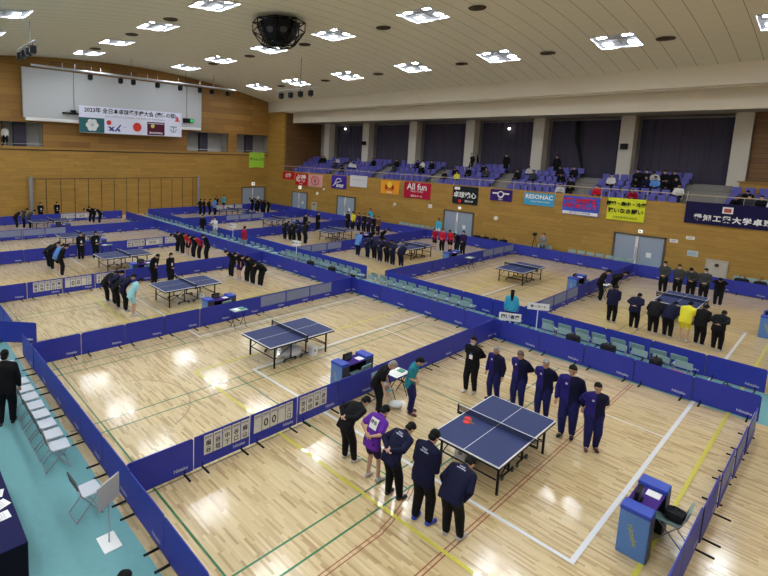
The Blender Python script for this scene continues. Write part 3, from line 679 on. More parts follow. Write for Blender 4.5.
def score(x, y, rz, k, label):
    o = SCO[k] if not sco_used[k] else copy_tree(SCO[k]); sco_used[k] = True
    o.location = (x, y, 0); o.rotation_euler = (0, 0, rz); tag(o, label, 'score board', 'score boards in the court fences'); return o
FX = [-3.7, -10.93, -18.12, -25.4, -32.65, -39.8]
crt = ['left of the nearest table', 'behind the empty front table', 'behind the third front table', 'behind the fourth front table', 'behind the fifth front table', 'at the end wall, front courts']
crt2 = ['left of the far right court', 'left of the empty back court', 'left of the navy team court', 'left of the fourth back court', 'left of the fifth back court', 'at the end wall, back courts']
S1 = {0: (1, 2, 3, 1), 1: (6, 7, 8, -1), 2: (1, 2, 3, 1), 3: (6, 7, 8, 1), 4: (2, 3, 4, -1), 5: (6, 7, 8, 1)}
S2 = {0: (1, 2, 3, -1), 1: (7, 8, 9, -1), 2: (0, 1, 2, -1), 4: (3, 4, 5, -1), 5: (5, 6, 7, 1)}
wsc = ['first', 'second', 'third']
for k, x in enumerate(FX):
    for i in range(10):
        y = -6.93 + (1.43 * (i + .5) if i < 5 else 7.15 + 1.385 * (i - 4.5))
        if k in S1 and i in S1[k][:3]:
            q = S1[k][:3].index(i); sd = S1[k][3]; score(x, y, PI / 2 if sd == 1 else -PI / 2, q if sd == 1 else 2 - q, 'blue score board %s, %s of three from left' % (crt[k], wsc[q])); continue
        fence(x + random.uniform(-.012, .012), y, PI / 2 + random.uniform(-.008, .008), 'blue fence panel %s, %s from the camera side' % (crt[k], ORD[i]), 'fence panels in the front row dividers')
        # row two
    for i in range(10):
        y = 9.64 + 1.425 * (i + .5)
        if k in S2 and i in S2[k][:3]:
            q = S2[k][:3].index(i); sd = S2[k][3]; score(x, y, PI / 2 if sd == 1 else -PI / 2, q if sd == 1 else 2 - q, 'blue score board %s, %s of three from left' % (crt2[k], wsc[q])); continue
        fence(x + random.uniform(-.012, .012), y, PI / 2 + random.uniform(-.008, .008), 'blue fence panel %s, %s from the aisle' % (crt2[k], ORD[i]), 'fence panels in the back row dividers')
NX = 30
for i in range(NX):
    x = 3.62 - PL * (i + .5); j = random.uniform(-.01, .01)
    fence(x, 7.19 + j, random.uniform(-.008, .008), 'blue fence panel, near side of the teal aisle, %s from the right' % ORD[i], 'fence panels on the near side of the aisle')
    if not (-12.5 < x < -11.2): fence(x - .12, 9.6 + j, random.uniform(-.008, .008), 'blue fence panel, far side of the teal aisle, %s from the right' % ORD[i], 'fence panels on the far side of the aisle')
    fence(x, 23.95 + j, random.uniform(-.008, .008), 'blue fence panel below the banner wall, %s from the right' % ORD[i], 'fence panels along the gallery wall')
    if i != 11: fence(x, -6.95 + j, random.uniform(-.008, .008), 'blue fence panel by the left walkway, %s from the camera' % ORD[i], 'fence panels beside the left walkway')
fence(-13.2, -6.9, R(47), 'blue fence panel turned at an angle in the gap of the left fence', 'fence panels beside the left walkway')
fence(4.35, 9.6, 0, 'blue fence panel at the far right end of the teal aisle', 'fence panels on the far side of the aisle')
for i in range(10):
    y = 6.25 - PL * (i + .5); x = [3.64, 3.62, 3.59, 3.56, 3.54, 3.54, 3.55, 3.57, 3.58, 3.6][i]
    if i in (0, 1, 2): score(x, y, -PI / 2, i, 'blue score board at the right edge, back showing, %s from the aisle' % wsc[i])
    else: fence(x, y, PI / 2, 'blue fence panel at the right edge of the nearest court, %s from the aisle' % ORD[i], 'fence panels at the right edge')
for i in range(10): fence(3.75, 23.9 - PL * (i + .5), PI / 2, 'blue fence panel right of the far right court, %s from the wall' % ORD[i], 'fence panels right of the far right court')

# ------------------------------------------------------------------ tables
def make_table():
    root = mk('table_tennis_table', None); hx, hy, h = .7625, 1.37, .76
    mb = MB()
    for s in (-1, 1): mb.box((-hx, min(s * .006, s * hy), h - .028), (hx, max(s * .006, s * hy), h), M_TABLE)
    mb.obj('tabletop', root)
    mb = MB()
    for s in (-1, 1):
        mb.box((-hx, min(s * .02, s * (hy - .03)), h - .07), (-hx + .03, max(s * .02, s * (hy - .03)), h - .028), M_BLACK); mb.box((hx - .03, min(s * .02, s * (hy - .03)), h - .07), (hx, max(s * .02, s * (hy - .03)), h - .028), M_BLACK)
        mb.box((-hx, s * (hy - .02) - .015, h - .07), (hx, s * (hy - .02) + .015, h - .028), M_BLACK)
        mb.box((-hx + .05, s * .3 - .02, h - .12), (hx - .05, s * .3 + .02, h - .03), M_BLACK)
        mb.tube([(-.6, s * 1.1, .3), (.6, s * 1.1, .3)], .018, M_BLACK, 5)
        for sx in (-1, 1): mb.tube([(sx * .62, s * .3, h - .1), (sx * .62, s * 1.08, .28)], .012, M_BLACK, 5)
    mb.obj('apron', root)
    mb = MB(); w = .02; z = h + .0012
    for s in (-1, 1):
        mb.quad([(s * (hx) - (w if s > 0 else 0), -hy, z), (s * hx + (0 if s > 0 else w), -hy, z), (s * hx + (0 if s > 0 else w), hy, z), (s * hx - (w if s > 0 else 0), hy, z)], M_LINE)
        a = s * hy; b_ = s * (hy - w); mb.quad([(-hx, min(a, b_), z + .0004), (hx, min(a, b_), z + .0004), (hx, max(a, b_), z + .0004), (-hx, max(a, b_), z + .0004)], M_LINE)
        mb.box((-hx, s * hy - .002, h - .022), (hx, s * hy + .002, h), M_LINE); mb.box((s * hx - .002, -hy, h - .022), (s * hx + .002, hy, h), M_LINE)
    mb.quad([(-.006, -hy, z + .0002), (.006, -hy, z + .0002), (.006, hy, z + .0002), (-.006, hy, z + .0002)], M_LINE); mb.obj('line_marking', root)
    n = mk('net', None, root); 
    mb = MB(); mb.quad([(-.91, 0, h + .005), (.91, 0, h + .005), (.91, 0, h + .14), (-.91, 0, h + .14)], M_NET); mb.obj('net_mesh', n)
    mb = MB(); mb.box((-.91, -.004, h + .138), (.91, .004, h + .153), M_LINE); mb.obj('net_tape', n)
    for s in (-1, 1):
        mb = MB(); mb.box((s * .915 - .012, -.02, h - .04), (s * .915 + .012, .02, h + .155), M_BLACK); mb.box((min(s * .7, s * .92), -.03, h - .07), (max(s * .7, s * .92), .03, h - .03), M_BLACK); mb.obj('net_post', n)
    for sx in (-1, 1):
        for sy in (-1, 1):
            mb = MB(); mb.bbox((sx * .64 - .022, sy * 1.1 - .022, .02), (sx * .64 + .022, sy * 1.1 + .022, h - .03), M_BLACK, .005); mb.cyl((sx * .64, sy * 1.1), .03, 0, .03, M_BLACK, 10); mb.obj('leg', root)
            mb = MB(); mb.bbox((sx * .5 - .018, sy * .32 - .018, .08), (sx * .5 + .018, sy * .32 + .018, h - .05), M_BLACK, .005)
            mb.tube([(sx * .5, sy * .1, .1), (sx * .5, sy * .6, .1)], .02, M_BLACK, 5)
            for q in (.12, .58): mb.cyl((0, 0), .05, -.015, .015, M_DKGREY, 12, T=Matrix.Translation((sx * .5, sy * q, .05)) @ Matrix.Rotation(PI / 2, 4, 'Y'))
            mb.obj('wheel_frame', root)
    for s in (-1, 1): mb = MB(); mb.tube([(-.5, s * .32, .14), (.5, s * .32, .14)], .015, M_BLACK, 5); mb.obj('crossbar', root)
    return root
TAB = make_table(); tfirst = True
tl1 = ['blue table tennis table with red rackets, nearest to the camera', 'blue table tennis table standing empty, no players around it', 'blue table tennis table behind the empty one, third in the front row', 'blue table tennis table, fourth in the front row from the camera', 'blue table tennis table, fifth in the front row from the camera', 'blue table tennis table by the end wall, farthest in the front row']
tl2 = ['blue table tennis table among the far right teams, one player in yellow', 'blue table tennis table standing empty below the sky blue banner', 'blue table tennis table beside the team in red shirts', 'blue table tennis table below the white banner, back row', 'blue table tennis table, fifth in the back row of courts', 'blue table tennis table in the far corner by the end wall door']
TX = [0, -7.15, -14.33, -21.55, -28.75, -36.0]
for j, (yy_, ll) in enumerate(((0., tl1), (16.78, tl2))):
    for i, x in enumerate(TX):
        o = TAB if tfirst else copy_tree(TAB); tfirst = False
        o.location = (x, yy_ + [0, -.02, .02, .05, 0, .0][i], 0); o.rotation_euler = (0, 0, [.012, -.005, .004, .02, 0, 0][i]); tag(o, ll[i], 'table tennis table', 'blue table tennis tables')

# rackets on the nearest table
def racket(x, y, a, label):
    t = thing('racket', label, 'racket', (x, y, .762), a, 'rackets on the nearest table')
    mb = MB(); mb.cyl((0, 0), .078, 0, .012, M_RED, 20); mb.obj('blade', t)
    mb = MB(); mb.bbox((-.014, -.17, 0), (.014, -.07, .02), mat('handle_wood', (.3, .17, .08), .6), .004); mb.obj('handle', t)
racket(-.56, -.19, 1.0, 'red table tennis racket lying nearer the net on the nearest table'); racket(-.50, -.36, 1.9, 'red table tennis racket lying farther from the net on the nearest table')

# ball boxes etc beneath tables
def ballbox(x, y, label, rz=0):
    t = thing('ball_box', label, 'ball box', (x, y, 0), rz, 'white ball boxes under the tables')
    mb = MB(); mb.bbox((-.12, -.09, .0), (.12, .09, .30), M_WHITE, .02); mb.obj('body', t)
    mb = MB(); mb.cyl((0, 0), .05, 0, .004, M_GREY, 12, T=frame_T((0, -.091, .19), (1, 0, 0), (0, 0, 1))); mb.obj('emblem', t)
ballbox(-7.0 + .45, .55, 'white ball box under the empty second table', PI / 2); ballbox(-14.0, .6, 'white ball box under the third table of the front row', PI / 2); ballbox(-.45, -.6, 'white ball box under the nearest table', .4)
mb = MB(); mb.sph((-6.95, -.1, .17), (.3, .42, .17), mat('bag_white', (.6, .62, .66), .6), 16); tag(mb.obj('bag'), 'crumpled white bag on the floor under the empty table', 'bag')

# ------------------------------------------------------------------ scorer boxes
def make_scorer():
    root = mk('scorer_desk', None)
    for s, nm in ((-1, 'end_box'), (1, 'end_box')):
        y0, y1 = (-.66, -.36) if s < 0 else (.36, .66)
        mb = MB(); mb.bbox((-.22, y0, 0), (.22, y1, .82), M_LBLUE, .02); e_ = mb.obj(nm, root)
        mb = MB(); mb.bbox((-.225, y0 - .005, .80), (.225, y1 + .005, .88), M_RBLUE, .02); mb.obj('cap', e_)
        mb = MB(); T = frame_T((0, y0 - .004 if s < 0 else y1 + .004, .42), (s * -1 * .35, 0, -.93) if s < 0 else (-.35, 0, -.93), (.93, 0, .35) if s < 0 else (-.93, 0, .35))
        T = frame_T((0, (y0 - .006) if s < 0 else (y1 + .006), .42), (.32 if s < 0 else -.32, 0, -.95), (.95 if s < 0 else -.95, 0, .32))
        text_into(mb, 'Nittaku', .12, M_YEL, T, .001); mb.obj('lettering', e_)
        if s < 0:
            mb = MB(); T = frame_T((-.226, (y0 + y1) / 2, .42), (0, -.32, -.95), (0, -.95, .32)); text_into(mb, 'Nittaku', .11, M_YEL, T, .001); mb.obj('lettering', e_)
    mb = MB(); mb.box((-.2, -.36, .1), (-.17, .36, .78), M_BLACK); mb.box((.12, -.37, .02), (.20, -.355, .8), M_BLACK); mb.box((-.2, -.358, .02), (.215, -.352, .80), M_BLACK); mb.box((-.2, .352, .02), (.215, .358, .80), M_BLACK); mb.box((.2201, -.655, .01), (.2260, -.365, .80), M_DKGREY); mb.box((.2201, .365, .01), (.2260, .655, .80), M_DKGREY); mb.bbox((-.2, -.37, .76), (.2, .37, .80), M_PURPLE, .01); mb.box((-.215, -.36, .3), (-.2, .36, .8), M_PURPLE); mb.obj('desk_top', root)
    mb = MB(); mb.bbox((-.12, -.3, .80), (-.06, .05, 1.0), M_BLACK, .01); mb.box((-.057, -.27, .83), (-.055, .02, .97), M_DKGREY); mb.box((-.15, -.2, .8), (-.02, -.05, .815), M_BLACK); mb.obj('scoreboard_unit', root)
    mb = MB(); mb.box((-.05, .12, .801), (.16, .33, .806), M_WHITE); mb.obj('paper', root)
    return root
SD = make_scorer()
sdl = ['light blue scorer desk with yellow lettering at the right of the nearest table', 'light blue scorer desk behind the fence beside the empty table', 'light blue scorer desk beside the third table of the front row', 'light blue scorer desk beside the fourth table of the front row', 'light blue scorer desk beside the fifth table of the front row', 'light blue scorer desk beside the table by the end wall']
sdl2 = ['light blue scorer desk at the right edge of the far right court', 'light blue scorer desk beside the empty table of the back row', 'light blue scorer desk beside the team in red shirts', 'light blue scorer desk below the white banner, back row', 'light blue scorer desk beside the fifth back row table', 'light blue scorer desk in the far corner court']
f1 = True
for j, (yy_, ll) in enumerate(((-.03, sdl), (16.8, sdl2))):
    for i, x in enumerate(TX):
        o = SD if f1 else copy_tree(SD); f1 = False
        o.location = (x + 2.86, yy_ - (.09 if x == 0 and j == 0 else 0), 0); tag(o, ll[i], 'scorer desk', 'light blue scorer desks')

# ------------------------------------------------------------------ folding chairs (backrest on -y side, facing +y)
def make_chair(seatm, backm, tube):
    root = mk('folding_chair', None)
    mb = MB()
    for s in (-1, 1):
        x = s * .21
        mb.tube([(x, .22, .012), (x, -.16, .52), (x, -.24, .80)], .011, tube, 6)
        mb.tube([(x * .88, -.24, .012), (x * .88, .16, .43)], .011, tube, 6)
    mb.tube([(-.21, .22, .012), (.21, .22, .012)], .011, tube, 6); mb.tube([(-.185, -.24, .012), (.185, -.24, .012)], .011, tube, 6); mb.tube([(-.21, -.24, .80), (.21, -.24, .80)], .011, tube, 6)
    mb.obj('frame', root)
    mb = MB(); mb.bbox((-.19, -.14, .425), (.19, .24, .46), seatm, .015); mb.obj('seat', root)
    mb = MB(); mb.bbox((-.205, -.015, -.10), (.205, .015, .10), backm, .012, Matrix.Translation((0, -.225, .72)) @ Matrix.Rotation(R(14), 4, 'X')); mb.obj('backrest', root)
    return root
CH1 = make_chair(M_CHAIRS, M_DKGREY, M_GREY); CH2 = make_chair(M_CHAIRT, M_CHAIRT, M_GREY); CH3 = make_chair(mat('chair_pale_teal', (.30, .46, .48), .5), M_CHAIRT, M_GREY); used = {}
CHL = 'folding chairs'
def chair(proto, x, y, rz, label, group):
    o = proto if proto.name not in used else copy_tree(proto); used[proto.name] = 1
    o.location = (x, y, .004); o.rotation_euler = (0, 0, rz); tag(o, label, 'chair', group); return o
for i in range(8):
    chair(CH1, -5.6 - .505 * i, -7.66, random.uniform(-.06, .06), 'grey folding chair in the row by the left fence, %s from the camera' % ORD[i], 'grey folding chairs by the left fence')
for i in range(3): chair(CH1, -10.5 - .55 * i, -7.7 - .1 * i, .1 * i, 'grey folding chair beyond the person in black, %s from the camera' % ORD[i], 'grey folding chairs by the left fence')
chair(CH1, -3.85, -7.62, .06, 'single grey folding chair beside the white sign stand', 'grey folding chairs by the left fence')
chair(CH1, -.88, -8.13, .02, 'grey folding chair under the person at the bottom left edge', 'grey folding chairs by the left fence')
n = 0
for a, b_, c_ in ((1.8, -2.5, 'right'), (-5.4, -10.6, 'middle'), (-11.6, -17.4, 'left')):
    x = a; i = 0
    while x > b_:
        chair(CH3, x, 7.74, PI + random.uniform(-.08, .08), 'pale teal folding chair, %s part of the aisle, near row, %s from right' % (c_, ORD[i]), 'teal folding chairs in the aisle')
        chair(CH2, x - .2, 8.72, random.uniform(-.08, .08), 'teal folding chair, %s part of the aisle, far row, %s from right' % (c_, ORD[i]), 'teal folding chairs in the aisle')
        x -= .56; i += 1
x = -18.5; i = 0
while x > -37:
    chair(CH3, x, 8.3 + random.uniform(-.1, .1), 0, 'teal folding chair in the far part of the aisle, %s from the right' % ORD[i], 'teal folding chairs in the aisle')
    x -= .7; i += 1
for a, b_, c_ in ((-4.2, -8.0, 'at the wall behind the empty back court'), (-18.2, -22, 'at the wall left of the double door'), (-9.0, -9.6, 'beside the camera operator'), (2.5, .5, 'at the wall behind the far right court')):
    x = a; i = 0
    while x > b_:
        chair(CH3, x, 24.75, PI, 'pale teal folding chair %s, %s from the right' % (c_, ORD[i]), 'teal folding chairs along the wall'); x -= .55; i += 1
# umpire chairs by the scorer desks
for i, x in enumerate(TX[:5]):
    chair(CH2, x + (3.2 if i == 0 else 3.12), .2 if i == 0 else 0, PI / 2 + .05, 'teal folding chair behind the scorer desk of the %s' % ['nearest table', 'empty table', 'third front row table', 'fourth front row table', 'fifth front row table'][i], 'folding chairs behind scorer desks')
for i, x in enumerate(TX[:3]):
    chair(CH2, x + 3.12, 16.8, PI / 2, 'teal folding chair behind the scorer desk of the %s' % ['far right table', 'empty back row table', 'table with the red shirted team'][i], 'folding chairs behind scorer desks')
# the nearest scorer's chair carries a laptop bag; bags here and there
def bag(x, y, z, r, m, label, name='bag', rz=0):
    mb = MB(); mb.bbox((-r[0], -r[1], 0), (r[0], r[1], r[2] * 1.2), m, min(r) * .6); mb.tube([(-r[0] * .4, 0, r[2] * 1.1), (-r[0] * .2, 0, r[2] * 1.5), (r[0] * .2, 0, r[2] * 1.5), (r[0] * .4, 0, r[2] * 1.1)], .012, m, 5)
    o = mb.obj(name, None, loc=(x, y, z), rz=rz); tag(o, label, 'bag'); return o
M_BAG = mat('bag_black', (.014, .014, .018), .7)
bag(3.24, .2, .465, (.15, .15, .16), M_BAG, 'black bag on the chair behind the nearest scorer desk')
for x, y, z, lb in ((-1.18, 7.72, .465, 'black bag on a near row aisle chair, leftmost of the right stretch'), (-.62 + .5, 7.74, .465, 'black bag on the second aisle chair of the right stretch'), (1.18, 7.72, .465, 'black bag on an aisle chair beside the red bag'), (2.75, 8.4, .004, 'black bag on the teal floor at the right end of the aisle chairs'),
    (-14.55, 7.72, .465, 'black bag on an aisle chair behind the bowing team in black'), (-12.9, 7.72, .465, 'second black bag on the aisle chairs behind the bowing team in black'), (-11.9, 8.2, .2, 'black bag at the right end of the left stretch of aisle chairs')):
    bag(x, y, z, (.2, .16, .27), M_BAG, lb, rz=random.uniform(0, 3))
bag(1.72, 7.72, .465, (.18, .12, .07), mat('bag_red', (.55, .04, .05), .6), 'flat red bag on an aisle chair at the right')
for x, y, lb in ((1.0, 24.9, 'black bag on the floor behind the far right court, left one'), (1.75, 24.9, 'black bag on the floor behind the far right court, right one'), (-13.6, 24.85, 'black bag behind the fence right of the double door'), (-12.9, 24.8, 'black sports bag behind the fence below the purple banner'), (-14.3, 24.9, 'small black bag beside the double door'), (-12.2, 24.9, 'black bag at the right end of the bags below the purple banner')):
    bag(x, y, .0, (.3, .2, .62), M_BAG, lb, rz=random.uniform(0, 3))

# small desks standing in front of the fences
def small_desk(x, y, rz, m, label, h=.7):
    t = thing('folding_desk', label, 'desk', (x, y, 0), rz, 'small folding desks at the fences')
    mb = MB(); mb.bbox((-.3, -.2, h - .02), (.3, .2, h), m, .008); mb.obj('desktop', t)
    for s in (-1, 1):
        mb = MB(); mb.tube([(s * .25, -.18, .012), (s * .25, .16, h - .03)], .011, M_BLACK, 6); mb.tube([(s * .22, .18, .012), (s * .22, -.16, h - .03)], .011, M_BLACK, 6); mb.tube([(s * .25, -.18, .012), (s * .22, -.18, .012)], .011, M_BLACK, 5); mb.obj('leg', t)
    mb = MB(); mb.box((-.2, -.12, h), (.02, .14, h + .008), M_WHITE); mb.box((.06, -.1, h), (.24, .08, h + .02), mat('flip_green', (.05, .25, .2), .5)); mb.obj('papers', t)
small_desk(-3.12, .55, PI / 2, M_WHITE, 'small folding desk with white top between the two bowing umpires')
small_desk(-10.15, .0, PI / 2, mat('desk_green', (.25, .36, .34), .5), 'small folding desk with papers at the fence behind the empty table')
small_desk(-24.75, .3, PI / 2, M_GREY, 'small folding desk beside the umpires at the fourth table'); small_desk(-3.1, 17.0, PI / 2, M_WHITE, 'small folding desk beside the referees at the far right table'); small_desk(-10.3, 16.9, PI / 2, M_GREY, 'small folding desk at the fence left of the empty back table')
chair(CH2, -3.1, -.1, -PI / 2, 'teal folding chair between the two bowing umpires near the fence', 'folding chairs behind scorer desks')
bag(-3.05, -.1, .465, (.14, .12, .12), mat('bag_grey', (.3, .3, .32), .7), 'grey bag on the chair between the bowing umpires')
mb = MB(); mb.sph((-2.75, .05, .08), (.17, .2, .08), M_WHITE, 12); tag(mb.obj('plastic_bag'), 'crumpled white plastic bag on the floor by the umpires', 'bag')
mb = MB(); mb.bbox((-.14, -.14, 0), (.14, .14, .05), M_INK, .02); mb.bbox((-.1, -.1, .05), (.1, .1, .2), M_WHITE, .03)
o = mb.obj('towel_box', None, loc=(2.1, -2.05, 0)); tag(o, 'small white box on the floor near the white line corner', 'box')
bpy.data.objects.remove(o)

# placards
def placard(x, y, label, text, zt=1.45, w=.52, h=.3, rz=0):
    t = thing('placard', label, 'placard', (x, y, .004), rz, 'white placards standing in the aisle')
    mb = MB(); mb.bbox((-w / 2, -.012, zt - h / 2), (w / 2, .012, zt + h / 2), M_WHITE, .005); mb.obj('board', t)
    mb = MB(); mb.tube([(0, .02, .02), (0, .02, zt)], .018, M_WHITE, 6); mb.bbox((-.15, -.15, 0), (.15, .15, .03), M_WHITE, .005); mb.obj('stand', t)
    mb = MB(); text_into(mb, text, .11, M_INK, frame_T((0, -.014, zt), (1, 0, 0), (0, 0, 1)), .003); mb.obj('lettering', t)
placard(-23.4, 8.5, 'white placard on a pole in the aisle, left one of three', '第五コート', rz=.4); placard(-16.2, 8.1, 'white placard on a pole in the aisle, middle one of three', '第三コート', rz=.4)
placard(-2.75, 8.55, 'white placard on a pole in the aisle right of the woman in cyan', '第一コート', 1.2, .75, .26, rz=.6)
t = thing('placard', 'white sign board fixed on the fence in front of the woman in cyan', 'placard', (-3.3, 7.5, .85), .55)
mb = MB(); mb.bbox((-.38, -.012, -.15), (.38, .012, .15), M_WHITE, .005); mb.obj('board', t); mb = MB(); mb.tube([(0, .02, -.84), (0, .02, .1)], .012, M_WHITE, 6); mb.obj('stand', t)
mb = MB(); text_into(mb, '関係者席', .16, M_INK, frame_T((0, -.014, 0), (1, 0, 0), (0, 0, 1)), .004); mb.obj('lettering', t)
# white sign stand on the left walkway
t = thing('sign_stand', 'white sign board on a thin pole with white base sheet on the teal floor', 'sign', (-2.9, -7.55, .006), 0)
mb = MB(); mb.bbox((-.21, -.15, 0), (.21, .15, .012), M_WHITE, .004); mb.obj('base', t)
mb = MB(); mb.tube([(0, 0, .01), (0, 0, 1.0)], .012, M_STEEL, 8); mb.obj('pole', t)
mb = MB(); mb.bbox((-.25, -.012, .72), (.25, .012, 1.15), mat('board_grey', (.42, .42, .42), .5), .006, Matrix.Rotation(R(-62), 4, 'Z')); mb.obj('board', t)
# table with dark cloth, bottom left corner
t = thing('draped_table', 'navy cloth covered table with papers in the bottom left corner', 'table', (-3.9, -9.5, 0))
mb = MB(); mb.bbox((-1.5, -.6, .70), (1.05, .72, .725), M_NAVY, .008); mb.obj('tabletop', t)
mb = MB(); n = 60; per = [(-1.5, .72), (1.05, .72), (1.05, -.6), (-1.5, -.6)]; vs = []
for i in range(4):
    a = Vector(per[i]); b_ = Vector(per[(i + 1) % 4]); nn = Vector((b_.y - a.y, a.x - b_.x)).normalized() * -1
    for k in range(24):
        p = a.lerp(b_, k / 24); d = .02 + .02 * math.sin(k * 1.1 + i); vs.append((p.x - nn.x * 0, p.y, .715)); q = p - nn * d; vs.append((q.x, q.y, .02))
m_ = len(vs) // 2; mb.add(vs, [(2 * i, 2 * i + 1, (2 * i + 3) % (2 * m_), (2 * i + 2) % (2 * m_)) for i in range(m_)], mat('skirt_black', (.004, .004, .01), .7), smooth=True); mb.obj('skirt', t)
for i, (x, y, a) in enumerate(((-3.95, -8.98, .4), (-3.65, -9.02, .1), (-4.3, -9.0, -.3))):
    mb = MB(); mb.box((-.105, -.148, 0), (.105, .148, .002), M_WHITE); 
    for k in range(6): mb.box((-.08, -.11 + .035 * k, .002), (.07, -.105 + .035 * k, .0025), M_GREY)
    o = mb.obj('paper_sheet', None, loc=(x, y, .727 + .003 * i), rz=a); tag(o, ['white paper sheet on the navy table, middle one', 'white paper sheet on the navy table, nearest the corner', 'white paper sheet on the navy table, at the left picture edge'][i], 'paper', 'papers on the navy table')
# ------------------------------------------------------------------ people
def prim_obj(parts, voxel, name, smooth=3):
    """union of closed shapes -> one continuous mesh"""
    mb = MB()
    for p in parts: p(mb)
    me = mb.mesh('tmp'); o = bpy.data.objects.new('tmp', me); C.objects.link(o)
    r = o.modifiers.new('r', 'REMESH'); r.mode = 'VOXEL'; r.voxel_size = voxel; r.use_smooth_shade = True
    s = o.modifiers.new('s', 'SMOOTH'); s.factor = .5; s.iterations = smooth
    dg = bpy.context.evaluated_depsgraph_get(); out = bpy.data.meshes.new_from_object(o.evaluated_get(dg)); out.name = name
    bpy.data.objects.remove(o); bpy.data.meshes.remove(me); out.materials.clear()
    out.polygons.foreach_set('use_smooth', [True] * len(out.polygons))
    return out
D0 = mat('tmpmat', (.5, .5, .5))
def capsule(p0, p1, r0, r1, n=12, flat=1., fdir=None):
    p0 = Vector(p0); p1 = Vector(p1)
    def f(mb):
        d = (p1 - p0); L = d.length; d = d / L if L > 1e-6 else Vector((0, 0, 1))
        a = fdir - d * fdir.dot(d) if fdir is not None else d.cross(Vector((0, 0, 1)) if abs(d.z) < .9 else Vector((1, 0, 0)))
        a.normalize(); b = d.cross(a); rings = []
        for k in range(1, 4): t = PI / 2 * k / 4; rings.append((p0 - d * r0 * math.cos(t), r0 * math.sin(t)))
        rings.append((p0, r0)); rings.append((p1, r1))
        for k in range(3, 0, -1): t = PI / 2 * k / 4; rings.append((p1 + d * r1 * math.cos(t), r1 * math.sin(t)))
        vs = [p0 - d * r0]
        for c, r in rings: vs += [c + a * r * flat * math.cos(2 * PI * k / n) + b * r * math.sin(2 * PI * k / n) for k in range(n)]
        vs.append(p1 + d * r1); fs = [(0, 1 + (k + 1) % n, 1 + k) for k in range(n)]
        for i in range(len(rings) - 1):
            for k in range(n): q = 1 + i * n; fs.append((q + k, q + (k + 1) % n, q + n + (k + 1) % n, q + n + k))
        l = len(vs) - 1; o = 1 + (len(rings) - 1) * n; fs += [(o + k, o + (k + 1) % n, l) for k in range(n)]
        mb.add(vs, fs, D0)
    return f
def ellip(c, r, M=None):
    def f(mb):
        T = Matrix.Translation(c) @ (M.to_4x4() if M else Matrix.Identity(4)); mb.sph((0, 0, 0), r, D0, 14, T)
    return f
def loft(secs, n=18):
    """secs: (centre, axis_a * ra, axis_b * rb)"""
    def f(mb):
        vs = []
        for c, a, b in secs: vs += [c + a * math.cos(2 * PI * k / n) + b * math.sin(2 * PI * k / n) for k in range(n)]
        fs = [(i * n + k, i * n + (k + 1) % n, (i + 1) * n + (k + 1) % n, (i + 1) * n + k) for i in range(len(secs) - 1) for k in range(n)]
        fs += [tuple(range(n))[::-1], tuple((len(secs) - 1) * n + k for k in range(n))]; mb.add(vs, fs, D0)
    return f
def ik(a, b, l1, l2, pole):
    d = b - a; L = min(max(d.length, abs(l1 - l2) + .01), (l1 + l2) * .995); dn = d.normalized(); b2 = a + dn * L
    x = (l1 * l1 - l2 * l2 + L * L) / (2 * L); h = math.sqrt(max(l1 * l1 - x * x, 0)); p = pole - dn * pole.dot(dn)
    p = p.normalized() if p.length > 1e-5 else Vector((0, 1, 0)); return a + dn * x + p * h, b2
X = Vector((1, 0, 0))
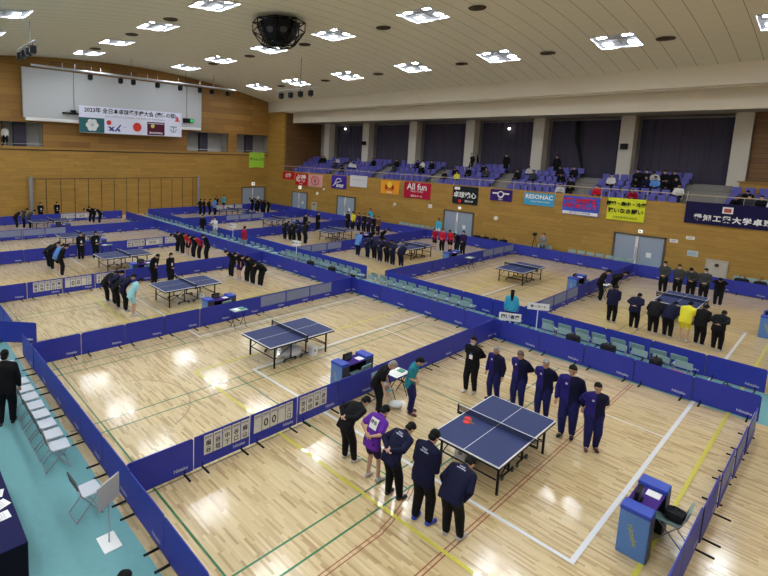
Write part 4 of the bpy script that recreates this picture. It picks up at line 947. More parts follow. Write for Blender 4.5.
def figure(H=1.70, lean=0., head=0., arms='side', turn=0., stance=.10, sleeves='long', legs='long', vox=.012, fat=1.10, seated=False, skirt=False, hands=True):
    """meshes of one person facing +y, feet at z=0: dict(body, jacket, trousers, hair, shoes)"""
    fat = fat * 1.14; k = H / 1.72; hipz = .90; th = R(lean); out = {}
    sh = -math.sin(th) * .17
    pel = Vector((0, sh, hipz)) if not seated else Vector((0, -.05, .50))
    hips = [pel + X * s * .088 for s in (-1, 1)]; ank = []; knee = []; leg = []
    for i, s in enumerate((-1, 1)):
        if seated: kn = pel + Vector((s * .13, .43, .0)); an = Vector((s * .14, .42, .07))
        else:
            an = Vector((s * stance, .0 + (.05 if s > 0 else -.03) * (turn != 0), .075)); kn, _ = ik(hips[i], an, .425, .415, Vector((s * .12, 1, 0)))
        ank.append(an); knee.append(kn)
    def frame(t): return Vector((0, math.cos(t), -math.sin(t))), Vector((0, math.sin(t), math.cos(t)))
    f1, u1 = frame(th * .65); f2, u2 = frame(th * 1.1); f3, u3 = frame(th * 1.1 + R(head))
    waist = pel + u1 * .17; chest = waist + u2 * .17; shc = chest + u2 * .135; neck = shc + u2 * .055 - f2 * .005; hc = neck + u3 * .135 + f3 * .022
    sh_ = [shc + X * s * .150 * fat - u2 * .03 for s in (-1, 1)]
    arm = []; down = Vector((0, 0, -1))
    for i, s in enumerate((-1, 1)):
        if arms == 'side': tgt = sh_[i] + down * .50 + X * s * .07 + Vector((0, .04, 0)); pole = Vector((s * .6, -1, 0))
        elif arms == 'front': tgt = pel + f1 * .15 + u1 * .06 + X * s * .05 + f2 * .03; pole = Vector((s * .7, -.7, -.2))
        elif arms == 'back': tgt = pel - f1 * .15 + u1 * .11 + X * s * .05; pole = Vector((s * 1., -.4, .0))
        elif arms == 'thigh': tgt = hips[i] + Vector((s * .06, .12, -.12)); pole = Vector((s * .7, -1, 0))
        elif arms == 'hang': tgt = sh_[i] + down * .50 + Vector((s * .0, .06, 0)); pole = Vector((s * .8, -1, 0))
        elif arms == 'camera': tgt = shc + f2 * .26 + u2 * .06 + X * s * .08; pole = Vector((s * .6, 0, -1))
        elif arms == 'lap': tgt = pel + Vector((s * .06, .25, .10)); pole = Vector((s * 1., -.3, -.3))
        el, wr = ik(sh_[i], tgt, .275, .245, pole); arm.append((sh_[i], el, wr))
    # ---- body (skin)
    P = []
    def tors(e, hem=0., top=.0):
        S = [(pel + u1 * (-.10 - hem), X * (.150 + e) * fat, f1 * (.105 + e)), (pel + u1 * .0, X * (.158 + e) * fat, f1 * (.112 + e)), (waist - u1 * .04, X * (.142 + e) * fat, f1 * (.100 + e)), (waist + u2 * .06, X * (.148 + e) * fat, f2 * (.103 + e)),
             (chest, X * (.166 + e) * fat, f2 * (.112 + e)), (shc - u2 * .03, X * (.172 + e) * fat, f2 * (.098 + e)), (shc + u2 * .025, X * (.13 + e), f2 * (.075 + e)), (shc + u2 * .05, X * (.075 + e), f2 * (.06 + e))]
        if hem < 0: S[0] = (pel + u1 * (-.02), X * (.155 + e) * fat, f1 * (.11 + e))
        return loft(S)
    P.append(tors(-.008)); P.append(capsule(shc, neck + u3 * .05, .056, .052))
    P.append(ellip(hc + u3 * .018 - f3 * .010, (.078, .098, .102), Matrix((X, f3, u3)).transposed())); P.append(ellip(hc - u3 * .055 + f3 * .022, (.056, .066, .066), Matrix((X, f3, u3)).transposed()))
    P.append(capsule(hc + u3 * .008 + f3 * .088, hc - u3 * .022 + f3 * .102, .009, .015, 8))
    for s in (-1, 1): P.append(ellip(hc + X * s * .076 - u3 * .008, (.010, .020, .032), Matrix((X, f3, u3)).transposed()))
    for i, s in enumerate((-1, 1)):
        a, el, wr = arm[i]; P += [capsule(a, el, .044, .037), capsule(el, wr, .038, .025)]
        hd = (wr - el).normalized()
        if arms in ('front', 'back'): hd = (hd * .5 + X * -s * .9).normalized()
        if arms == 'lap': hd = (hd + Vector((0, 1, -.2))).normalized()
        side = hd.cross(f2 if abs(hd.dot(f2)) < .8 else X).normalized()
        pc = wr + hd * .055; P.append(capsule(wr, wr + hd * .085, .026, .036, 10, .45, hd.cross(side)))
        if hands and vox < .009:
            nrm = hd.cross(side)
            for q in range(4):
                o_ = side * (-.027 + .018 * q); L = (.064, .074, .070, .056)[q]; c0 = wr + hd * .085 + o_; c1 = c0 + hd * L * .55 + nrm * .004 * s; c2 = c1 + (hd * .8 + nrm * .5 * -s).normalized() * L * .45
                P += [capsule(c0, c1, .0088, .0082, 8), capsule(c1, c2, .0082, .007, 8)]
            t0 = wr + hd * .03 - side * .03; P += [capsule(t0, t0 + (hd * .7 - side * .7) * .04, .011, .009, 8), capsule(t0 + (hd * .7 - side * .7) * .04, t0 + (hd * .7 - side * .7) * .04 + hd * .028, .009, .0075, 8)]
        else: P.append(capsule(pc, wr + hd * .14, .034, .022, 10, .5, hd.cross(side)))
        P += [capsule(hips[i], knee[i], .078 * fat, .052), capsule(knee[i], ank[i] + Vector((0, 0, .02)), .054, .036), capsule(ank[i], ank[i] + Vector((s * .02, .10, -.03)), .034, .028)]
    out['body'] = prim_obj(P, vox, 'body')
    # ---- jacket
    J = [tors(.016, .05 if not sleeves == 'tucked' else -.02), capsule(shc + u2 * .02, neck + u3 * .0, .066, .062)] + [capsule(neck - u2 * .02 + X * s * .02, sh_[i] + u2 * .012, .052, .058) for i, s in enumerate((-1, 1))]
    for i, s in enumerate((-1, 1)):
        a, el, wr = arm[i]; J.append(capsule(a, el if sleeves != 'short' else a.lerp(el, .72), .066, .060 if sleeves != 'short' else .068))
        if sleeves == 'long' or sleeves == 'tucked': J.append(capsule(el, el.lerp(wr, .93), .060, .044))
    out['jacket'] = prim_obj(J, max(vox, .009), 'jacket', 4)
    # ---- trousers
    Tq = [loft([(pel + u1 * -.10, X * .155 * fat, f1 * .115), (pel, X * .168 * fat, f1 * .122), (pel + u1 * .10, X * .155 * fat, f1 * .112)])]
    for i, s in enumerate((-1, 1)):
        if legs == 'short': Tq.append(capsule(hips[i] + Vector((0, 0, -.02)), hips[i].lerp(knee[i], .72), .096 * fat, .088))
        else: Tq += [capsule(hips[i] + Vector((0, 0, -.02)), knee[i], .092 * fat, .074 * fat), capsule(knee[i], ank[i] + Vector((0, 0, .03)), .074 * fat, .066)]
    out['trousers'] = prim_obj(Tq, max(vox, .009), 'trousers', 4)
    # ---- shoes
    S = []
    for i, s in enumerate((-1, 1)):
        a = ank[i]; S.append(('shoe', prim_obj([capsule(a + Vector((0, -.035, -.03)), a + Vector((s * .025, .15, -.042)), .045, .038, 12), capsule(a + Vector((0, 0, .01)), a + Vector((0, .01, -.02)), .045, .045)], max(vox, .009), 'shoe', 2)))
        me = S[-1][1]
        for v in me.vertices:
            if v.co.z < 0 and not seated: v.co.z = 0
    out['shoe'] = [m for _, m in S]
    M3 = Matrix((X, f3, u3)).transposed()
    out['hair'] = prim_obj([ellip(hc + u3 * .046 - f3 * .028, (.088, .092, .093), M3), ellip(hc + u3 * .088 + f3 * .012, (.070, .066, .040), M3), ellip(hc - u3 * .03 - f3 * .058, (.076, .056, .066), M3)], max(vox * .7, .008), 'hair', 2)
    out['mask'] = prim_obj([ellip(hc - u3 * .048 + f3 * .042, (.054, .060, .042), M3)], .01, 'mask', 2)
    e = MB()
    for s in (-1, 1): e.sph(hc + X * s * .031 + u3 * .004 + f3 * .085, (.010, .006, .005), M_INK, 8)
    for s in (-1, 1): e.sph(hc + X * s * .031 + u3 * .024 + f3 * .084, (.014, .006, .003), M_INK, 8)
    out['face'] = e.mesh('eyes')
    out['fr'] = dict(chest=chest, waist=waist, shc=shc, u2=u2, f2=f2, u1=u1, f1=f1, pel=pel, hc=hc, k=k, neck=neck)
    for key in ('body', 'jacket', 'trousers', 'hair', 'mask', 'face'): out[key].transform(Matrix.Scale(k, 4))
    for m in out['shoe']: m.transform(Matrix.Scale(k, 4))
    return out
SKIN = mat('skin', (.50, .29, .20), .55); SKIN2 = mat('skin_tan', (.43, .24, .155), .55)
HAIRB = mat('hair_black', (.005, .005, .006), .65); HAIRG = mat('hair_grey', (.28, .27, .26), .7); HAIRD = mat('hair_dark_grey', (.10, .085, .07), .7)
MC = dict(black=mat('cloth_black', (.006, .006, .008), .75), navy=mat('cloth_navy', (.006, .007, .030), .7), royal=mat('cloth_royal', (.020, .014, .15), .6), bluepants=mat('cloth_blue_trousers', (.012, .013, .085), .65), purple=mat('cloth_purple', (.11, .02, .30), .65), dpurple=mat('cloth_dark_purple', (.025, .012, .07), .7),
    teal=mat('cloth_teal', (.02, .22, .28), .65), cyan=mat('cloth_cyan', (.05, .36, .55), .65), lcyan=mat('cloth_light_cyan', (.30, .62, .68), .65), sky=mat('cloth_sky', (.10, .25, .62), .65), red=mat('cloth_red', (.50, .015, .03), .65), crimson=mat('cloth_crimson', (.32, .01, .035), .65), yellow=mat('cloth_yellow', (.68, .62, .04), .65), grey=mat('cloth_grey', (.045, .05, .055), .7), white=mat('cloth_white', (.62, .62, .62), .65), lgrey=mat('cloth_light_grey', (.25, .27, .27), .7), skin=SKIN,
    shoew=mat('shoe_white', (.45, .45, .46), .5), shoeb=mat('shoe_blue', (.02, .05, .45), .5), shoek=mat('shoe_black', (.012, .012, .014), .5), shoer=mat('shoe_dark_red', (.10, .02, .03), .5), brown=mat('cloth_brown', (.12, .06, .035), .7))
M_BADGE = mat('badge_white', (.7, .7, .72), .5)
def face_mats(me, fn, mats):
    for m in mats: me.materials.append(m)
    for p in me.polygons: p.material_index = fn(p.center)
def decal(me, frame_o, right, up, out_dir, body, size, m, bold=.0, extra=None):
    """lettering wrapped on a cloth surface"""
    bvh = BVHTree.FromPolygons([v.co for v in me.vertices], [tuple(p.vertices) for p in me.polygons]); mb = MB(); T = frame_T(frame_o, right, up)
    if body: text_into(mb, body, size, m, T, bold)
    if extra: extra(mb, T)
    for i, v in enumerate(mb.v):
        v = Vector(v); h = bvh.ray_cast(v + out_dir * .4, -out_dir)
        if h[0]: mb.v[i] = tuple(h[0] + out_dir * .004)
    return mb.mesh('print')
def assemble(fig, label, loc, rz, jac, tro, shoe='shoew', hair=HAIRB, skin=SKIN, group=None, mask=False, eyes=False, badge=False, jfn=None, jm=None, bald=False):
    root = thing('person', label, 'person', loc, rz, group)
    b = fig['body'].copy() if fig['body'].users else fig['body']; 
    o = mk('body', fig['body'], root); setm(o, skin)
    if jfn: 
        me = fig['jacket'].copy(); face_mats(me, jfn, jm); mk('jacket', me, root)
    else: setm(mk('jacket', fig['jacket'], root), MC[jac])
    setm(mk('trousers', fig['trousers'], root), MC[tro])
    for m in fig['shoe']: setm(mk('shoe', m, root), MC[shoe])
    setm(mk('hair', fig['hair'], root), hair)
    if mask: setm(mk('face_mask', fig['mask'], root), M_BADGE)
    if eyes: mk('eyes', fig['face'], root)
    if badge:
        fr = fig['fr']; c = (fr['waist'] + fr['f2'] * .145 + fr['u2'] * .05) * fr['k']; mb = MB(); mb.box(c - Vector((.045, .004, .06)), c + Vector((.045, .004, .06)), M_BADGE)
        for s in (-1, 1): mb.tube([c + Vector((0, .0, .06)), (fr['shc'] + fr['f2'] * .09 + X * s * .06) * fr['k']], .004, MC['sky'], 4)
        mk('name_badge', mb.mesh('badge'), root)
    return root
def setm(o, m):
    if not o.data.materials: o.data.materials.append(m)
    o.material_slots[0].link = 'OBJECT'; o.material_slots[0].material = m
    return o
up_y, dn_y = 0., PI
# --- team bowing at the nearest table (built one by one)
HV = .0085
def hero(label, loc, rz, H, lean, head, arms, jac, tro, shoe='shoew', sleeves='long', legs='long', hair=HAIRB, skin=SKIN, fat=1.09, prt=None, **kw):
    fg = figure(H, lean, head, arms, 1, .11, sleeves, legs, HV, fat); fr = fg['fr']; k = fr['k']
    t = assemble(fg, label, loc, rz, jac, tro, shoe, hair, skin, **kw)
    if prt == 'club':
        def ex(mb, T):
            text_into(mb, 'T.T.C', .045, M_LOGO, T @ Matrix.Translation((0, .03, 0)), .003); text_into(mb, 'TABLE TENNIS', .026, M_LOGO, T @ Matrix.Translation((0, -.012, 0)), .002)
        me = decal(fg['jacket'], (fr['shc'] - fr['u2'] * .06) * k, (-1, 0, 0) if False else X, fr['u2'], -fr['f2'], None, 0, M_LOGO, extra=ex)
        # text must read from behind: right = +x when looking along +y
        mk('back_print', me, t)
    if prt == 'bib':
        def ex(mb, T):
            n = 8
            for i in range(n):
                for j in range(n): x0, y0 = -.10 + .2 * i / n, -.11 + .22 * j / n; mb.quad([T @ Vector((x0, y0, 0)), T @ Vector((x0 + .2 / n, y0, 0)), T @ Vector((x0 + .2 / n, y0 + .22 / n, 0)), T @ Vector((x0, y0 + .22 / n, 0))], M_WHITE)
        me = decal(fg['jacket'], (fr['chest']) * k, X, fr['u2'], -fr['f2'], None, 0, M_WHITE, extra=ex); mk('number_bib', me, t)
        me2 = decal(fg['jacket'], (fr['chest'] + fr['u2'] * .02) * k, X, fr['u2'], -fr['f2'], '桐谷', .085, M_INK, .003)
        for v in me2.vertices: v.co -= fr['f2'] * .004
        mk('lettering', me2, t)
    return t
gA = None
hero('person in plain black bowing deeply, leftmost of the row at the nearest table', (-1.95, -2.63, 0), -.15, 1.72, 52, 14, 'back', 'black', 'black')
hero('player in purple shirt with white bib and dark shorts bowing with hands behind', (-1.21, -2.71, 0), -.10, 1.70, 24, 30, 'back', 'purple', 'dpurple', sleeves='short', legs='short', prt='bib')
hero('person in navy tracksuit bowing with hands behind, right beside the player in purple', (-.60, -2.80, 0), -.12, 1.74, 44, 20, 'back', 'navy', 'black', 'shoek', prt='club')
hero('tall person in navy jacket and bright blue shoes bowing slightly at the nearest table', (.14, -2.92, 0), -.05, 1.86, 14, 34, 'front', 'navy', 'black', 'shoeb', prt='club')
hero('person in navy jacket bowing deeply, rightmost of the row at the nearest table', (.70, -2.79, 0), .02, 1.76, 58, 12, 'thigh', 'navy', 'black', fat=1.08, prt='club')
# --- opposite team
ROY, NV = MC['royal'], MC['navy']
def jhalf(c): return 1 if c.x > .01 and c.x < .30 else 0
def opp(label, loc, rz, H, hair, skin=SKIN2, head=14, shoe='shoek', fat=1.13, arms='back', lean=3):
    fg = figure(H, lean, head, arms, 1, .10, 'long', 'long', HV, fat)
    t = assemble(fg, label, loc, rz, 'royal', 'bluepants', shoe, hair, skin, eyes=True, jfn=lambda c: 1 if c.x < .01 else 0, jm=[ROY, NV])
    fr = fg['fr']; k = fr['k']
    def em(mb, T): mb.cyl((0, 0), .028, 0, .003, M_LOGO, 12, T=T)
    mk('chest_emblem', decal(fg['jacket'], (fr['chest'] + fr['u2'] * .03 + X * .08) * k, -X, fr['u2'], fr['f2'], None, 0, M_LOGO, extra=em), t)
    return t
hero('person all in black with white face mask and badge behind the nearest table', (-1.97, 2.47, 0), PI + .1, 1.70, 2, 6, 'back', 'black', 'black', mask=True, badge=True, eyes=True)
opp('grey-haired man in blue tracksuit standing next to the masked person in black', (-1.35, 2.62, 0), PI - .1, 1.60, HAIRG, arms='side')
opp('balding man in blue tracksuit, second of the tracksuit row from the left', (-.74, 2.75, 0), PI, 1.66, HAIRD, head=22)
opp('grey-haired man in blue tracksuit, middle of the five behind the nearest table', (-.08, 2.72, 0), PI + .1, 1.66, HAIRG, head=18)
t = opp('tall black-haired man in blue tracksuit with white collar at the table corner', (.68, 2.32, 0), PI + .15, 1.88, HAIRB, head=8, arms='side')
mb = MB(); mb.tube([(.10 * math.cos(a), .02 + .085 * math.sin(a), 1.60 + .02 * math.sin(a)) for a in [2 * PI * i / 14 for i in range(14)]], .026, MC['white'], 8, closed=True); mb.obj('collar', t)
opp('dark-haired man in blue tracksuit turned sideways, rightmost of the tracksuit row', (1.26, 2.20, 0), PI + .5, 1.70, HAIRB, SKIN2, 8, 'shoer', arms='back')
# umpires at the fence
hero('grey-haired umpire in black polo shirt bowing beside the fence', (-2.82, -.58, 0), -PI / 2 + .5, 1.68, 34, 15, 'side', 'black', 'black', 'shoek', sleeves='short', hair=HAIRG, fat=1.05)
hero('umpire in teal shirt and navy trousers bowing beside the small folding desk', (-2.35, .12, 0), -PI / 2 + .35, 1.66, 14, 30, 'front', 'teal', 'bluepants', 'shoer', sleeves='short')
# person in the aisle on the left
hero('person in black suit seen from behind walking past the grey folding chairs', (-7.93, -8.15, 0), 1.2, 1.88, 4, 12, 'side', 'black', 'black', 'shoek', fat=1.12)
# --- shared figures for the distant teams
PT = {}
def proto(key, **k):
    PT[key] = figure(vox=.016, **k); return PT[key]
proto('bow', H=1.70, lean=36, head=25, arms='back'); proto('bow2', H=1.70, lean=50, head=22, arms='thigh'); proto('bow3', H=1.72, lean=22, head=30, arms='front'); proto('stand', H=1.70, lean=2, head=12, arms='side')
proto('standf', H=1.70, lean=3, head=14, arms='front'); proto('bowshort', H=1.68, lean=30, head=25, arms='thigh', sleeves='short', legs='short'); proto('deep', H=1.70, lean=62, head=15, arms='thigh')
proto('standshort', H=1.66, lean=12, head=25, arms='side', sleeves='short', legs='short'); proto('cam', H=1.70, lean=2, head=0, arms='camera', turn=1); proto('standb', H=1.72, lean=4, head=14, arms='back'); proto('sit', H=1.70, lean=6, head=10, arms='lap', seated=True); proto('sit2', H=1.66, lean=26, head=16, arms='lap', seated=True)
def crowd(key, x, y, rz, label, jac='black', tro='black', sc_=1., **kw):
    o = assemble(PT[key], label, (x, y, kw.pop('z', 0)), rz + random.uniform(-.12, .12), jac, tro, **kw); o.scale = (sc_,) * 3; return o
def team(where, L, rz):
    n = len(L)
    for i, (key, x, y, jac, tro, extra) in enumerate(L):
        e = dict(extra); col = e.pop('c', 'black'); lb = 'person in %s %s, %s from the left %s' % (col, e.pop('what', 'bowing'), ORD[i], where)
        crowd(key, x, y, rz, lb, jac, tro, e.pop('s', random.uniform(.97, 1.02)), **e)
bk = {}
# front row third table, camera side
team('beside the third front table', [('bow2', -15.95, -2.85, 'black', 'black', bk), ('bow', -15.4, -2.75, 'navy', 'black', {'c': 'dark tracksuit'}), ('bow2', -14.85, -2.8, 'black', 'black', bk), ('bow', -14.3, -2.72, 'navy', 'black', {'c': 'dark tracksuit', 's': 1.03}), ('bowshort', -13.6, -2.68, 'lcyan', 'lcyan', {'c': 'light cyan kit'})], -.1)
team('behind the third front table', [('bow', -16.5, 3.85, 'black', 'black', bk), ('bowshort', -15.75, 3.85, 'black', 'dpurple', {'c': 'black shirt and shorts'}), ('bow', -15.2, 3.95, 'black', 'black', bk), ('bow', -14.7, 3.95, 'black', 'black', bk), ('deep', -14.2, 4.05, 'black', 'black', {'what': 'bowing very deeply'})], PI)
mb = MB()
team('beside the fourth front table', [('bow2', -23.6, -3.25, 'black', 'black', bk), ('bow', -22.95, -3.25, 'black', 'black', bk), ('bowshort', -22.1, -3.2, 'sky', 'black', {'c': 'sky blue shirt'}), ('bow3', -21.35, -3.2, 'black', 'black', {'s': 1.03})], -.1)
team('behind the fourth front table', [('deep', -23.6, 4.4, 'black', 'black', {'what': 'bowing very deeply'}), ('bow', -22.9, 4.4, 'black', 'black', bk), ('bowshort', -22.2, 4.38, 'red', 'black', {'c': 'red shirt'}), ('bow', -21.6, 4.45, 'black', 'black', bk), ('bow', -21.1, 4.55, 'crimson', 'black', {'c': 'black and red top'}), ('bow3', -20.55, 4.75, 'black', 'black', {'s': 1.02})], PI)
crowd('standf', -24.45, -1.3, -PI / 2, 'umpire in black standing by the fence at the fourth front table, left one', badge=True); crowd('standf', -24.35, -.5, -PI / 2, 'umpire in black holding a white sheet at the fourth front table, right one', badge=True)
crowd('standf', -16.68, .44, -PI / 2 + .3, 'umpire in black with badge standing by the fence at the third table, right one', mask=True, badge=True); crowd('bow3', -17.3, -.1, -PI / 2 + .3, 'umpire in black with yellow badge by the fence at the third table, left one', badge=True)
crowd('stand', -27.9, 8.75, PI + .4, 'person in black standing in the aisle, left of the photographer in white'); crowd('cam', -26.35, 8.9, PI + .2, 'photographer in white top and grey trousers standing in the aisle', 'white', 'lgrey')
crowd('stand', -21.75, 8.3, 0, 'person in dark red top and grey trousers standing in the aisle by the placard', 'crimson', 'lgrey')
team('in the aisle side black team', [('bow', -23.5, 13.3, 'black', 'black', bk), ('bow2', -23.0, 13.4, 'black', 'black', bk), ('bow', -22.4, 13.25, 'black', 'black', bk), ('bow', -21.9, 13.35, 'navy', 'black', bk), ('bow3', -21.3, 13.4, 'black', 'black', {'s': 1.06})], -.1)
crowd('standf', -25.2, 18.3, -PI / 2, 'referee in black by the divider at the fourth back row table'); crowd('standf', -24.9, 16.6, -PI / 2, 'referee in black beside the divider nearest the bowing black team')
team('below the white banner', [('standf', -24.6, 21.4, 'black', 'black', {'what': 'standing'}), ('standf', -23.9, 21.3, 'yellow', 'black', {'c': 'black and yellow top', 'what': 'standing'}), ('standf', -23.3, 21.4, 'dpurple', 'black', {'c': 'dark purple top', 'what': 'standing'}), ('standf', -22.7, 21.4, 'black', 'black', {'what': 'standing'}), ('standf', -22.1, 21.3, 'dpurple', 'black', {'c': 'dark purple top', 'what': 'standing'}), ('standf', -21.5, 21.2, 'black', 'black', {'what': 'standing'}), ('standf', -20.9, 21.1, 'brown', 'black', {'c': 'brown and black top', 'what': 'standing'})], PI)
team('beside the red team', [('bow3', -16.5, 13.75, 'sky', 'navy', {'c': 'sky blue top'}), ('bow', -15.7, 13.8, 'navy', 'navy', {'c': 'navy'}), ('bow2', -15.2, 13.9, 'navy', 'black', {'c': 'navy top'}), ('bow', -14.5, 13.6, 'navy', 'navy', {'c': 'navy'}), ('bow', -14.05, 13.7, 'black', 'black', bk), ('bow', -13.45, 13.5, 'navy', 'navy', {'c': 'navy'}), ('bow2', -12.95, 13.7, 'navy', 'navy', {'c': 'navy'})], -.1)
crowd('bow', -17.4, 16.2, -PI / 2 + .3, 'referee in black bowing behind the navy team, left one'); crowd('bow', -17.3, 17.3, -PI / 2 + .3, 'referee in black bowing behind the navy team, right one')
team('in the red team', [('standshort', -14.85, 20.1, 'crimson', 'black', {'c': 'red shirt and shorts', 'what': 'standing'}), ('standf', -14.25, 20.1, 'red', 'black', {'c': 'red shirt and long trousers', 'what': 'standing'}), ('standshort', -13.8, 20.4, 'red', 'black', {'c': 'bright red shirt', 'what': 'standing'}), ('bow', -13.35, 20.5, 'black', 'black', bk), ('standf', -12.75, 20.3, 'dpurple', 'black', {'c': 'dark purple top', 'what': 'standing'})], PI)
crowd('stand', -17.6, 24.7, PI, 'person in sky blue top behind the fence below the crimson banner', 'cyan', 'white'); crowd('stand', -24.9, 24.75, PI, 'person in sky blue top behind the fence below the orange banner', 'cyan', 'white')
# far right court
team('at the far right court', [('bow3', -1.58, 13.05, 'navy', 'black', {'c': 'navy', 'what': 'standing apart'}), ('bow', -.73, 12.9, 'navy', 'black', {'c': 'navy jacket'}), ('bow2', -.10, 12.95, 'black', 'black', bk), ('bow2', .38, 12.95, 'navy', 'black', {'c': 'navy jacket'}), ('bowshort', .90, 12.9, 'yellow', 'yellow', {'c': 'bright yellow kit'}), ('bow3', 1.35, 12.94, 'black', 'black', bk), ('bow', 1.88, 12.85, 'black', 'black', {'s': .98})], -.1)
team('behind the far right table', [('standf', -1.53, 20.76, 'grey', 'black', {'c': 'grey jacket and mask', 'what': 'standing', 'mask': True, 's': 1.02}), ('standf', -.94, 20.8, 'grey', 'black', {'c': 'grey jacket', 'what': 'standing'}), ('bow3', -.40, 20.8, 'grey', 'black', {'c': 'grey jacket'}), ('standf', .12, 20.7, 'grey', 'black', {'c': 'grey jacket', 'what': 'standing', 'mask': True}), ('bow', .75, 20.3, 'black', 'black', bk)], PI)
crowd('bow3', -3.0, 16.2, -PI / 2 + .4, 'referee in black with badge bowing at the divider of the far right court, left one', badge=True); crowd('bow', -2.62, 17.1, -PI / 2 + .4, 'referee in black bowing at the divider of the far right court, right one', badge=True)
# far left courts
crowd('bow2', -38.0, -1.9, 0, 'person in dark clothes leaning forward at the far left end court'); crowd('bow3', -37.6, -1.5, 0, 'person in dark top with blue collar bowing at the far left end court', 'grey'); crowd('bow', -37.2, -1.15, 0, 'person in grey and black bowing at the far left end court', 'grey')
crowd('standf', -40.7, .45, -PI / 2, 'person in black holding a sheet by the steel post at the end wall', badge=True); crowd('standf', -40.7, 1.75, -PI / 2, 'person in black holding a sheet right of the steel post at the end wall', badge=True)
team('behind the last front row table', [('deep', -38.5, 3.8, 'black', 'black', {'what': 'bowing very deeply'}), ('bow', -38.0, 3.95, 'black', 'black', bk), ('bow2', -37.6, 4.3, 'black', 'black', bk)], PI)
team('by the far corner table', [('standb', -38.5, 14.6, 'black', 'black', {'what': 'standing'}), ('standb', -38.1, 14.8, 'black', 'black', {'what': 'standing'}), ('standb', -37.9, 15.3, 'black', 'black', {'what': 'standing'}), ('standb', -37.6, 15.75, 'sky', 'black', {'c': 'sky blue top', 'what': 'standing', 's': 1.05})], -.1)
crowd('standf', -40.9, 18.9, -PI / 2, 'person in sky blue top standing by the end wall near the corner table', 'cyan', 'black'); crowd('standf', -40.3, 17.6, -PI / 2, 'person in black standing by the end wall near the corner table')
team('before the end wall door', [('bow', -38.9 + .55 * i, 21.3 + .12 * (i % 2), ['black', 'grey', 'black', 'navy', 'black', 'black'][i], 'black', {'c': ['black', 'grey and black', 'black', 'navy top', 'black', 'black'][i], 'what': ['bowing', 'bowing', 'leaning', 'bowing', 'bowing', 'bowing'][i]}) for i in range(6)], PI)
# woman in cyan in the aisle
t = crowd('stand', -3.85, 8.75, .3, 'woman in cyan top with long black hair standing in the aisle behind a white sign', 'cyan', 'bluepants', .93)
mb = MB(); mb.tube([(0, -.03, 1.62), (0, -.08, 1.50), (0, -.12, 1.36), (0, -.11, 1.22)], [.07, .075, .06, .03], HAIRB, 10); mb.obj('long_hair', t)
# camera operator
crowd('cam', -9.3, 24.75, PI - .2, 'camera operator in grey behind the fence below the cobalt banner', 'lgrey', 'grey')
t = thing('video_camera', 'black video camera on a tripod beside the grey operator', 'camera', (-9.9, 24.7, 0))
mb = MB(); mb.bbox((-.08, -.18, 1.42), (.08, .18, 1.6), M_BLACK, .02); mb.cyl((0, 0), .05, 0, .1, M_BLACK, 12, T=frame_T((0, -.18, 1.52), (1, 0, 0), (0, 0, 1))); mb.obj('camera_body', t)
for k in range(3):
    mb = MB(); a = k * 2.1 + .5; mb.tube([(0, 0, 1.42), (.35 * math.cos(a), .35 * math.sin(a), .01)], .014, M_BLACK, 5); mb.obj('leg', t)
# seated person at the bottom edge
crowd('sit', -.88, -8.13, .0, 'black-haired person seated on a folding chair at the bottom left edge', 'white', 'black')
# spectators in the gallery
SP = [(-31.4, 1, 'black'), (-36.4, 3, 'black'), (-35.9, 3, 'black'), (-33.7, 3, 'white'), (-33.4, 2, 'grey'), (-31.0, 2, 'white'), (-30.4, 2, 'white'), (-28.6, 3, 'black'), (-25.6, 3, 'black'), (-25.2, 2, 'grey'), (-23.2, 3, 'navy'), (-22.6, 3, 'white'), (-22.1, 2, 'black'), (-21.6, 3, 'black'), (-19.2, 1, 'black'), (-18.6, 2, 'black'), (-18.0, 1, 'yellow'), (-17.4, 2, 'black'),
      (-16.4, 3, 'black'), (-15.8, 2, 'grey'), (-13.2, 2, 'black'), (-12.6, 3, 'white'), (-12.0, 2, 'grey'), (-10.4, 3, 'black'), (-9.9, 2, 'black'), (-9.4, 3, 'black'), (-8.95, 1, 'black'), (-9.3, 0, 'white'), (-7.0, 0, 'red'), (-6.7, 2, 'white'), (-4.9, 0, 'crimson'), (-5.4, 3, 'black'), (-4.9, 3, 'black'), (-4.4, 3, 'white'), (-3.9, 3, 'black'), (-3.4, 3, 'black'), (-5.2, 2, 'black'), (-4.7, 2, 'navy'), (-4.2, 2, 'sky'), (-3.6, 2, 'black'), (-3.1, 2, 'black'), (-2.75, 1, 'white'), (.1, 0, 'black'), (.6, 0, 'grey'), (1.1, 0, 'black'), (.4, 1, 'black'), (1.6, 0, 'white')]
cn = dict(black='black', white='white', grey='dark grey', navy='navy', yellow='yellow', red='red', crimson='dark red', sky='sky blue')
seen = {}
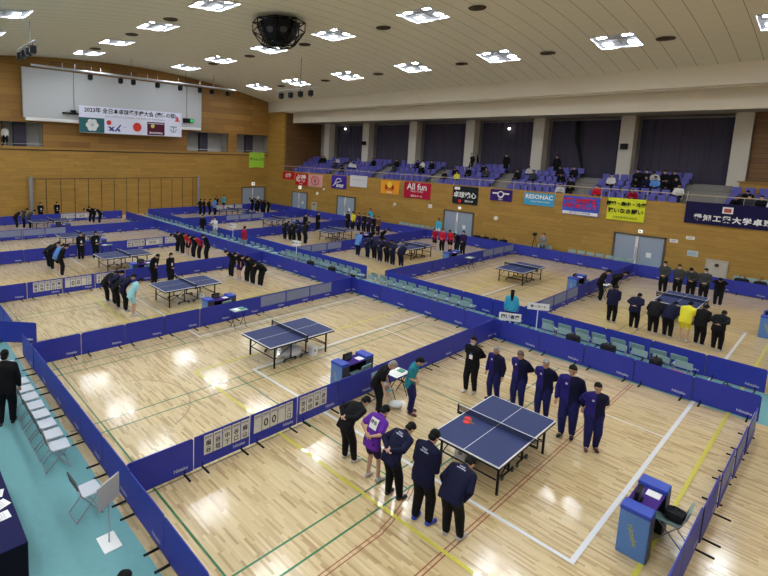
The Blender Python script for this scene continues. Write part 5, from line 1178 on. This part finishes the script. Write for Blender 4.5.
for i, (x, r_, c_) in enumerate(SP):
    y, z = ROWS[r_]; bn = ['red banners', 'violet banner', 'orange banner', 'crimson banner', 'black banner', 'sky blue banner', 'cobalt banner', 'yellow banner', 'navy banner'][0 if x < -33 else 1 if x < -28 else 2 if x < -22.3 else 3 if x < -18.8 else 4 if x < -14 else 5 if x < -8.8 else 6 if x < -6.2 else 7 if x < -2 else 8]
    key = (c_, r_, bn); seen[key] = seen.get(key, 0) + 1
    crowd('sit' if i % 3 else 'sit2', x, y + .02, PI, 'spectator in %s seated above the %s, %s%s' % (cn[c_], bn, rown2[r_], '' if seen[key] == 1 else ', %s such from the left' % ORD[seen[key] - 1]), c_, 'black' if c_ != 'navy' else 'navy', z=z - .44, group=None)
crowd('stand', -15.0, 30.0, PI, 'spectator in black suit and white shirt standing at the back of the gallery', 'black', 'black', z=5.4); crowd('stand', -18.2, 30.1, PI, 'spectator in black standing at the back by the tied drape', 'black', 'black', z=5.4)
crowd('stand', -11.0, 30.0, PI, 'spectator in black standing by the fifth pillar in the gallery', 'black', 'black', z=5.4)
t = crowd('stand', -42.7, -1.6, -PI / 2, 'person in white looking out of the opening at the left of the end wall', 'white', 'black', z=WZ0)

# ------------------------------------------------------------------ camera
cam = bpy.data.cameras.new('camera'); co = bpy.data.objects.new('camera', cam); C.objects.link(co); sc.camera = co
yaw, pitch, roll = 2.43032, 0.13126, 0.03377
CP = (4.7244, -10.2328, 6.7097); FPX = 490.21; SX = 0.11789; SY = -0.09402
f = Vector((math.cos(yaw) * math.cos(pitch), math.sin(yaw) * math.cos(pitch), -math.sin(pitch))); rt = Vector((math.sin(yaw), -math.cos(yaw), 0)); up = rt.cross(f)
Rr = rt * math.cos(roll) + up * math.sin(roll); U = up * math.cos(roll) - rt * math.sin(roll)
Mx = Matrix((Rr, U, -f)).transposed().to_4x4(); Mx.translation = Vector(CP); co.matrix_world = Mx
cam.sensor_fit = 'HORIZONTAL'; cam.sensor_width = 36; cam.lens = FPX / 768 * 36; cam.shift_x = SX; cam.shift_y = SY; cam.clip_end = 200; cam.clip_start = .1
w = bpy.data.worlds.new('World'); sc.world = w; w.use_nodes = True; w.node_tree.nodes['Background'].inputs[0].default_value = (.5, .55, .6, 1); w.node_tree.nodes['Background'].inputs[1].default_value = .02
sc.view_settings.view_transform = 'Standard'; sc.view_settings.look = 'None'; sc.view_settings.gamma = 1; sc.view_settings.use_curve_mapping = False
sc.view_settings.exposure = -0.06
